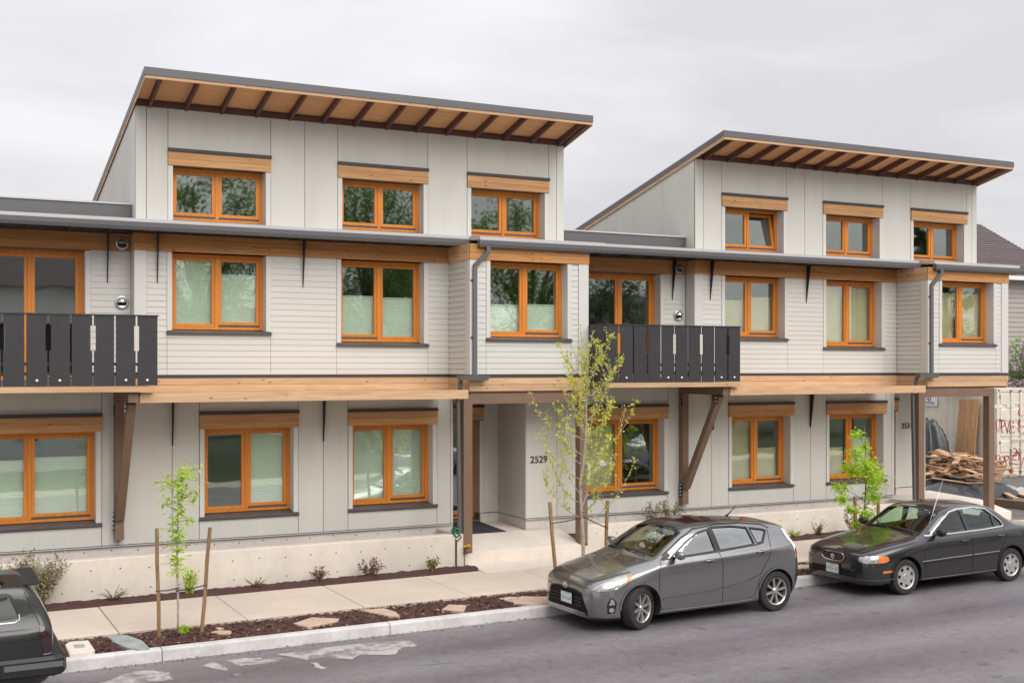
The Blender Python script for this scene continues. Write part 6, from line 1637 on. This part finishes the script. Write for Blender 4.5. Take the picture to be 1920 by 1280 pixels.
# decals and graffiti strokes (pixel traces laid on the door plane)
MB().add([atY(1865 + dx, 759 + dy, CYF + .006) for dx, dy in ((0, 0), (14, -1), (14, 5), (0, 6))], [(0, 1, 2, 3)]).build('door_decal', 'plate', ct)
MB().add([atY(1888 + dx, 758 + dy, CYF + .006) for dx, dy in ((0, 0), (14, -1), (14, 5), (0, 6))], [(0, 1, 2, 3)]).build('door_decal', 'plate', ct)
def gz(*p): return [(1850 + x / 5.33, 720 + y / 5.33) for x, y in p]
strokes = [gz((92, 372), (98, 420), (108, 478)), gz((95, 368), (112, 358), (128, 382), (120, 480)), gz((125, 375), (140, 355), (150, 358)), gz((140, 430), (160, 425)), gz((148, 360), (152, 470), (168, 480)), gz((150, 362), (185, 358)), gz((155, 420), (180, 408)),
           gz((182, 375), (200, 450), (208, 488), (215, 430), (225, 395)), gz((226, 392), (240, 362), (262, 372), (268, 398)), gz((268, 430), (238, 440), (228, 470), (250, 486), (280, 480)), gz((232, 425), (280, 420)), gz((318, 410), (330, 350), (335, 412)), gz((335, 412), (312, 450), (352, 495), (372, 480)), gz((312, 440), (345, 418), (372, 425)),
           gz((350, 240), (330, 250), (318, 285), (335, 315), (362, 312)), gz((340, 275), (345, 290)),
           gz((92, 712), (102, 800), (125, 832), (140, 800), (118, 765), (105, 770)), gz((95, 718), (120, 705), (128, 730), (112, 762)), gz((150, 720), (135, 745), (148, 790), (172, 785), (178, 740), (160, 718)), gz((180, 722), (200, 812)), gz((182, 722), (212, 715), (218, 745), (190, 765)), gz((222, 735), (245, 705), (268, 715), (262, 735), (228, 760), (235, 808)), gz((232, 745), (300, 758)), gz((232, 805), (238, 790), (315, 798)),
           gz((250, 690), (248, 655), (280, 640), (300, 655), (290, 690), (275, 705)), gz((275, 705), (300, 712), (308, 660)), gz((312, 680), (330, 690), (320, 760)), gz((318, 715), (345, 700)), gz((350, 810), (372, 730)), gz((145, 858), (195, 855)), gz((210, 842), (268, 858), (225, 892)), gz((212, 842), (250, 872), (228, 870))]
for s in strokes:
    P = [Vector(atY(px, py, CYF + .004)) for px, py in s]; m = MB(); 
    sm = [P[0]]
    for i in range(len(P) - 1):
        a, b = P[i], P[i + 1]; p0 = P[max(0, i - 1)]; p3 = P[min(len(P) - 1, i + 2)]
        for k in range(1, 5):
            u = k / 4; sm.append(.5 * ((2 * a) + (b - p0) * u + (2 * p0 - 5 * a + 4 * b - p3) * u * u + (3 * a - p0 - 3 * b + p3) * u**3))
    for q in sm: q.y = CYF + .006
    m.tube(sm, .014, 5); m.build('graffiti_stroke', 'redpaint', ct)
# sign on the long side
sy = [xx for xx in (0,)]
def on_x(px, py, X):
    d = ray(px, py); t = X / d[0]; return Vector((X, d[1] * t, CAM_H + d[2] * t))
a, b = on_x(1726, 745, CXL - .03), on_x(1757, 760, CXL - .03)
zt, zb = a.z + .02, b.z - .02
sg = MB().box(CXL - .035, CXL - .005, b.y, a.y + .35, zb, zt).build('company_sign', 'white', ct)
text_mesh('sign_text', 'MINI', .30, 'navy', sg, (CXL - .038, on_x(1721, 750, CXL).y, zb + .15), (Matrix.Rotation(R(-90), 3, 'Z') @ Matrix.Rotation(R(90), 3, 'X')).to_euler(), .001)
for z in (zb + .06, zb + .11): MB().box(CXL - .038, CXL - .0345, on_x(1754, 750, CXL).y, a.y + .3, z, z + .022).build('sign_line', 'navy', sg)

# timber and scrap in front of it
rng = random.Random(5)
def lot(X): return G(X) + 0.056
basic('tarp', (0.035, 0.037, 0.042), 0.28, var=0.3, scale=6, bump=0.3, bscale=6)
basic('tarp_pale', (0.42, 0.42, 0.43), 0.35, var=0.3, scale=6, bump=0.3, bscale=6)
basic('osb', (0.46, 0.29, 0.15), 0.85, var=0.2, scale=16)
for i, (p0, p1, lean) in enumerate(((1777, 1797, 0), (1792, 1799, .02), (1797, 1804, .03), (1802, 1809, .02), (1806, 1813, .0))):
    A = on_x(p0, 880, 29.2); Bq = on_x(p1, 880, 29.2); zb_ = lot(29.2)
    zt_ = on_x(p0, 748, CXL - .1).z + rng.uniform(-.03, .01)
    yb0, yb1 = A.y, Bq.y
    o = MB().add([(29.42 - lean, yb0, zb_), (29.42 - lean, yb1, zb_), (29.46 - lean, yb1, zb_), (29.46 - lean, yb0, zb_), (29.66 - lean, yb0 - .04, zt_), (29.66 - lean, yb1 - .04, zt_), (29.70 - lean, yb1 - .04, zt_), (29.70 - lean, yb0 - .04, zt_)],
             [(3, 2, 1, 0), (4, 5, 6, 7), (0, 1, 5, 4), (1, 2, 6, 5), (2, 3, 7, 6), (3, 0, 4, 7)]).build('leaning_board', 'cedar_z')
    tag(o, ('widest tall cedar board leaning upright against the cream container', 'narrow leaning cedar board right beside the widest one', 'third leaning cedar board, in the middle of the five', 'fourth leaning cedar board counted from the widest', 'rightmost narrow cedar board leaning on the container')[i], 'board', 'cedar boards leaning on the container')
a = on_x(1806, 868, 28.2); b = on_x(1850, 905, 28.2)
tag(MB().hexa([(28.2, b.y - .4, lot(28)), (28.24, b.y - .4, lot(28)), (28.24, a.y, lot(28)), (28.2, a.y, lot(28))], [(28.55, b.y - .4, a.z), (28.59, b.y - .4, a.z), (28.59, a.y, a.z), (28.55, a.y, a.z)]).build('board_sheet', 'osb'), 'brown sheet of board leaning behind the scrap wood pile', 'board')
a = on_x(1742, 838, 28.6); 
tag(MB().hexa([(28.3, on_x(1766, 870, 28.4).y, lot(28)), (28.34, on_x(1766, 870, 28.4).y, lot(28)), (28.34, a.y, lot(28)), (28.3, a.y, lot(28))], [(28.9, on_x(1766, 838, 28.9).y, 1.75), (28.94, on_x(1766, 838, 28.9).y, 1.75), (28.94, a.y + .4, 1.75), (28.9, a.y + .4, 1.75)]).build('board_sheet', 'osb'), 'pale plywood sheet half under the black tarp', 'board')
def cloth(name, mat, c, ax, ay, h, label, seed, rough=.08):
    rng = random.Random(seed); n = 22; vs = []; fs = []
    ph = [rng.uniform(0, 6) for _ in range(6)]
    for j in range(n + 1):
        for i in range(n + 1):
            u, v = i / n * 2 - 1, j / n * 2 - 1; r = max(abs(u), abs(v))
            z = h * max(0, 1 - r ** 3) + rough * (math.sin(7 * u + ph[0] + 3 * v) + math.sin(11 * v + ph[1] - 4 * u) * .7 + math.sin(19 * u + 13 * v + ph[2]) * .4 + math.sin(23 * v - 9 * u + ph[3]) * .3) * (1 - r * .6)
            X = c[0] + u * ax * (1 + .08 * math.sin(5 * v + ph[4])); Y = c[1] + v * ay * (1 + .08 * math.sin(5 * u + ph[5]))
            vs.append((X, Y, c[2] + max(0.012, z)))
    for j in range(n):
        for i in range(n): a = j * (n + 1) + i; fs.append((a, a + 1, a + n + 2, a + n + 1))
    tag(MB().add(vs, fs).build(name, mat, None, True), label, 'tarp')
PX, PY = 25.6, 23.6
cloth('tarp', 'tarp', (PX - .6, PY - .3, lot(PX)), 1.9, 1.0, .42, 'black plastic tarp spread under the scrap wood pile', 1, .05)
q = on_x(1750, 845, 28.3); cloth('tarp', 'tarp', (28.5, q.y + .45, lot(28)), .5, .62, 1.75, 'black plastic tarp bundled over the plywood by the container', 2, .08)
q = ground(1885, 925, .06); cloth('tarp', 'tarp_pale', (q.x, q.y, lot(q.x)), .8, .5, .18, 'crumpled grey plastic sheet lying right of the far porch post', 3, .04)
for i in range(95):
    t_ = rng.random(); L = rng.uniform(.5, 1.5); w = rng.uniform(.06, .16)
    c = Vector((PX + rng.gauss(0, .75), PY + rng.gauss(0, .45), lot(PX) + .42)); d2 = ((c.x - PX) / 1.6) ** 2 + ((c.y - PY) / 1.0) ** 2
    c.z += max(0, .72 * (1 - d2)) * rng.uniform(.3, 1)
    ang = rng.gauss(.3, .9); d = Vector((math.cos(ang), math.sin(ang), rng.uniform(-.32, .25))).normalized()
    if c.z < lot(PX) + .44: c.z = lot(PX) + .45
    o = MB().bar(c - d * L / 2, c + d * L / 2, w, rng.uniform(.015, .035), (rng.uniform(-.4, .4), rng.uniform(-.4, .4), 1)).build('scrap_plank', 'scrap')
    tag(o, 'short offcut of brown board in the scrap wood pile behind the right porch', 'plank', 'offcuts in the scrap wood pile')
p0, p1 = ground(1868, 938, .2), ground(1990, 950, .2)
tag(MB().bar((p0.x, p0.y, lot(p0.x) + .1), (p1.x, p1.y, lot(p1.x) + .1), .2, .19).build('timber', 'brownpaint'), 'thick timber lying on the gravel at the right edge', 'timber')
for k, (a, b, lab) in enumerate((((1866, 912), (1930, 930), 'loose plank on the ground nearest to the container'), ((1870, 918), (1905, 936), 'loose plank on the ground next to the thick timber'))):
    p0, p1 = ground(*a, .12), ground(*b, .12)
    tag(MB().bar((p0.x, p0.y, lot(p0.x) + .05 + .04 * k), (p1.x, p1.y, lot(p1.x) + .05 + .04 * k), .14, .04).build('plank', 'scrap'), lab, 'plank')
# loose boards stacked on the canopy of the right townhouse and on the container
for k in range(3):
    X0 = 14.1 + .25 * k; tag(MB().box(X0, X0 + 2.0 + .5 * k, 18.56 + .16 * k, 18.69 + .16 * k, 3.301, 3.322).build('loose_board', 'cedar'), ('front', 'middle', 'rear')[k] + ' one of three loose boards lying on the right canopy', 'board', 'loose boards on the canopy')
for k in range(3):
    a = on_x(1862, 720, 29.5)
    o = MB().box(29.4 - .12 * k, 30.9 - .3 * k, 27.0 + .2 * k, 27.5 + .2 * k, z1 + .001 + .05 * k, z1 + .045 + .05 * k).build('stacked_board', 'cedar'); tag(o, ('bottom', 'middle', 'top')[k] + ' board of the small stack on the container roof', 'board', 'boards on the container roof')

# neighbour's house
basic('taupe', (0.40, 0.365, 0.335), 0.8, var=0.05, scale=1, objvar=.03)
basic('shingle', (0.13, 0.105, 0.105), 0.9, var=0.3, scale=9, stretch=(1, 1, 4), dirt=.2, objvar=.1)
HX0, HX1, HY0, HY1 = 35.0, 47.55, 38.0, 48.0; HE = 7.75
hs = thing('neighbour_house', 'taupe neighbouring house with dark shingled hip roof behind the container', 'house', ((HX0 + HX1) / 2, HY0, 0))
MB().box(HX0, HX1, HY0 + .05, HY1, 0, HE).build('house_wall', 'taupe', hs)
nb = 34
for i in range(nb):
    z = .3 + (HE - .35) * i / nb; e = (HE - .35) / nb
    MB().add([(HX0, HY0, z), (HX1, HY0, z), (HX1, HY0 + .05, z), (HX0, HY0 + .05, z), (HX0, HY0 + .03, z + e), (HX1, HY0 + .03, z + e), (HX1, HY0 + .05, z + e), (HX0, HY0 + .05, z + e)], [(3, 2, 1, 0), (4, 5, 6, 7), (0, 1, 5, 4), (1, 2, 6, 5), (2, 3, 7, 6), (3, 0, 4, 7)]).build('siding_board', 'taupe', hs)
ov = .45; ap0, ap1 = (HX0 + 3.4, (HY0 + HY1) / 2), (HX1 + .45, (HY0 + HY1) / 2); zr = HE + 3.12
C = [(HX0 - ov, HY0 - ov), (HX1 + ov, HY0 - ov), (HX1 + ov, HY1 + ov), (HX0 - ov, HY1 + ov)]
rf = MB().add([(x, y, HE) for x, y in C] + [(ap0[0], ap0[1], zr), (ap1[0], ap1[1], zr)], [(0, 1, 5, 4), (1, 2, 5), (2, 3, 4, 5), (3, 0, 4), (3, 2, 1, 0)]).build('roof', 'shingle', hs)
nrow = 26                                                   # shingle courses on the street face
for i in range(nrow):
    f0, f1 = i / nrow, (i + 1.15) / nrow; f1 = min(f1, 1)
    def pt(f, s, up): 
        A = Vector((C[0][0], C[0][1], HE)).lerp(Vector((ap0[0], ap0[1], zr)), f); Bv = Vector((C[1][0], C[1][1], HE)).lerp(Vector((ap1[0], ap1[1], zr)), f)
        return A.lerp(Bv, s) + Vector((0, -.6, .8)) * up
    MB().add([pt(f0, 0, .05), pt(f0, 1, .05), pt(f1, 1, .012), pt(f1, 0, .012), pt(f0, 0, 0.004), pt(f0, 1, 0.004)], [(0, 1, 2, 3), (4, 5, 1, 0)]).build('shingle_course', 'shingle', rf)
MB().box(HX0 - ov, HX1 + ov, HY0 - ov - .12, HY0 - ov - .005, HE - .16, HE + .02).build('eave_gutter', 'white', rf)
MB().box(HX0 - ov + .05, HX1 + ov - .05, HY0 - ov, HY0 - .001, HE - .06, HE - .01).build('eave_soffit', 'white', rf)
# lilac
rng = random.Random(9); B = Vector((39.3, 33.5, lot(39)))
t = thing('lilac_bush', 'green lilac bush with pale purple blossom at the right edge', 'bush', B)
st = MB(); lf = MB(); fl = MB()
for i in range(40):
    a = rng.uniform(0, 6.28); r = rng.uniform(.2, 1.5); h = rng.uniform(2.4, 4.3)
    Q = curve_pts(B, (r * math.cos(a) * .5, r * math.sin(a) * .5, h), h, (math.cos(a) * .25, math.sin(a) * .25, 0), 8, rng, .05); st.tube(Q, .02, 5)
    for k in range(2, 9):
        for _ in range(26): leaf(lf, Q[k] + Vector((rng.gauss(0, .2), rng.gauss(0, .2), rng.gauss(0, .16))), rng.uniform(.10, .18), rng.uniform(.06, .10), rng, .8)
    for k in (4, 5, 6, 7, 8):
        if rng.random() < .8:
            c = Q[k] + Vector((rng.gauss(0, .2), rng.gauss(0, .2), .1))
            for q in range(60): leaf(fl, c + Vector((rng.gauss(0, .08) - .1, rng.gauss(0, .08) - .25, rng.uniform(-.16, .18))), .08, .06, rng, .9)
st.build('stems', 'bark', t, True); lf.build('foliage', 'leaf_green', t); fl.build('blossom', 'lilac', t)
# ------------------------------------------------------------------ the other side of the street (seen in the window panes)
def big_tree(loc, h, r, mat, label, seed, trunk=.22, n=14000, name='broadleaf_tree', conic=False):
    rng = random.Random(seed); B = Vector(loc)
    t = thing(name, label, 'tree', B, 'trees across the street')
    tr = MB(); lf = MB(); top = B + Vector((0, 0, h * .82))
    tr.tube([B, B + Vector((.1, 0, h * .3)), top], [trunk, trunk * .75, trunk * .15], 9)
    cl = []
    for i in range(46):
        if conic:
            s = rng.random() ** .8; rad = r * (1 - s) * rng.uniform(.4, 1); a = rng.uniform(0, 6.28); c = B + Vector((rad * math.cos(a), rad * math.sin(a), h * (.12 + .86 * s))); cr = r * .28 * (1.1 - s)
        else:
            v = Vector((rng.gauss(0, 1), rng.gauss(0, 1), rng.gauss(0, 1))).normalized() * rng.uniform(.45, 1); c = B + Vector((v.x * r, v.y * r, h * .62 + v.z * h * .34)); cr = r * rng.uniform(.18, .36)
        cl.append((c, cr)); a0 = B + Vector((0, 0, max(h * .2, (c.z - B.z) * .6)))
        tr.tube([a0, a0.lerp(c, .5) + Vector((0, 0, .2)), c], [trunk * .3, trunk * .18, trunk * .05], 5)
    for c, cr in cl:
        for _ in range(n // 46):
            v = Vector((rng.gauss(0, .5), rng.gauss(0, .5), rng.gauss(0, .42))) * cr; leaf(lf, c + v, rng.uniform(.10, .24), rng.uniform(.07, .13), rng, .7)
    tr.build('trunk', 'bark', t, True); lf.build('crown', mat, t)
for i, (x, y, h, r, m, l) in enumerate((
        (10.8, -11, 15.0, 3.4, 'leaf_green', 'round green tree across the street mirrored in the upper left panes'),
        (18.0, -9.5, 15.5, 4.0, 'leaf_green', 'wide green tree across the street mirrored in the middle panes'),
        (25.5, -10, 15.0, 4.0, 'leaf_green', 'green tree across the street mirrored in the bay window'),
        (32.5, -12, 10.5, 3.4, 'leaf_dark', 'dark green tree across the street mirrored in the balcony door'),
        (40.5, -9, 6.5, 3.0, 'leaf_green', 'lower green tree across the street mirrored in the right panes'),
        (22.0, -17, 13.5, 4.2, 'leaf_dark', 'tall dark tree behind the houses across the street'),
        (4.0, -16, 12.0, 3.5, 'leaf_dark', 'dark tree behind the white house across the street'))):
    big_tree((x, y, -.9), h, r, m, l, 40 + i)
big_tree((52.5, -11, -.9), 14.5, 2.6, 'leaf_dark', 'dark conifer across the street mirrored in the upper right panes', 60, name='conifer_tree', conic=True)
basic('cottage_white', (0.84, 0.84, 0.84), 0.7, var=.04)
basic('cottage_red', (0.30, 0.055, 0.045), 0.7, var=.08)
def cottage(x0, x1, y0, y1, he, hr, mat, label):
    t = thing('cottage', label, 'house', ((x0 + x1) / 2, y1, -.9), 'houses across the street')
    MB().box(x0, x1, y0, y1, -.9, he).build('house_wall', mat, t)
    ym = (y0 + y1) / 2
    MB().add([(x0 - .4, y0 - .4, he), (x1 + .4, y0 - .4, he), (x1 + .4, y1 + .4, he), (x0 - .4, y1 + .4, he), (x0 - .4, ym, hr), (x1 + .4, ym, hr)], [(0, 1, 5, 4), (2, 3, 4, 5), (0, 4, 3), (1, 2, 5), (3, 2, 1, 0)]).build('roof', 'shingle', t)
    n = max(2, int((x1 - x0) / 2.2))
    for fl in ((1.0, 2.5), (3.9, 5.3)):
        if fl[1] > he: continue
        for i in range(n):
            a = x0 + (x1 - x0) * (i + .3) / n; w = (x1 - x0) / n * .42
            f = MB().box(a, a + w, y1 + .001, y1 + .06, fl[0], fl[1]).build('window', 'white', t); MB().box(a + .08, a + w - .08, y1 + .061, y1 + .075, fl[0] + .08, fl[1] - .08).build('pane', 'black', f)
cottage(-9, 7.2, -15, -5.5, 6.6, 9.2, 'cottage_white', 'white two-storey house across the street mirrored in the left balcony door')
cottage(34.0, 43.0, -24, -16, 5.2, 8.0, 'cottage_red', 'dark red house across the street mirrored in the right panes')
cottage(12.0, 24.0, -32, -23, 4.2, 7.0, 'cottage_white', 'low pale house behind the trees across the street')
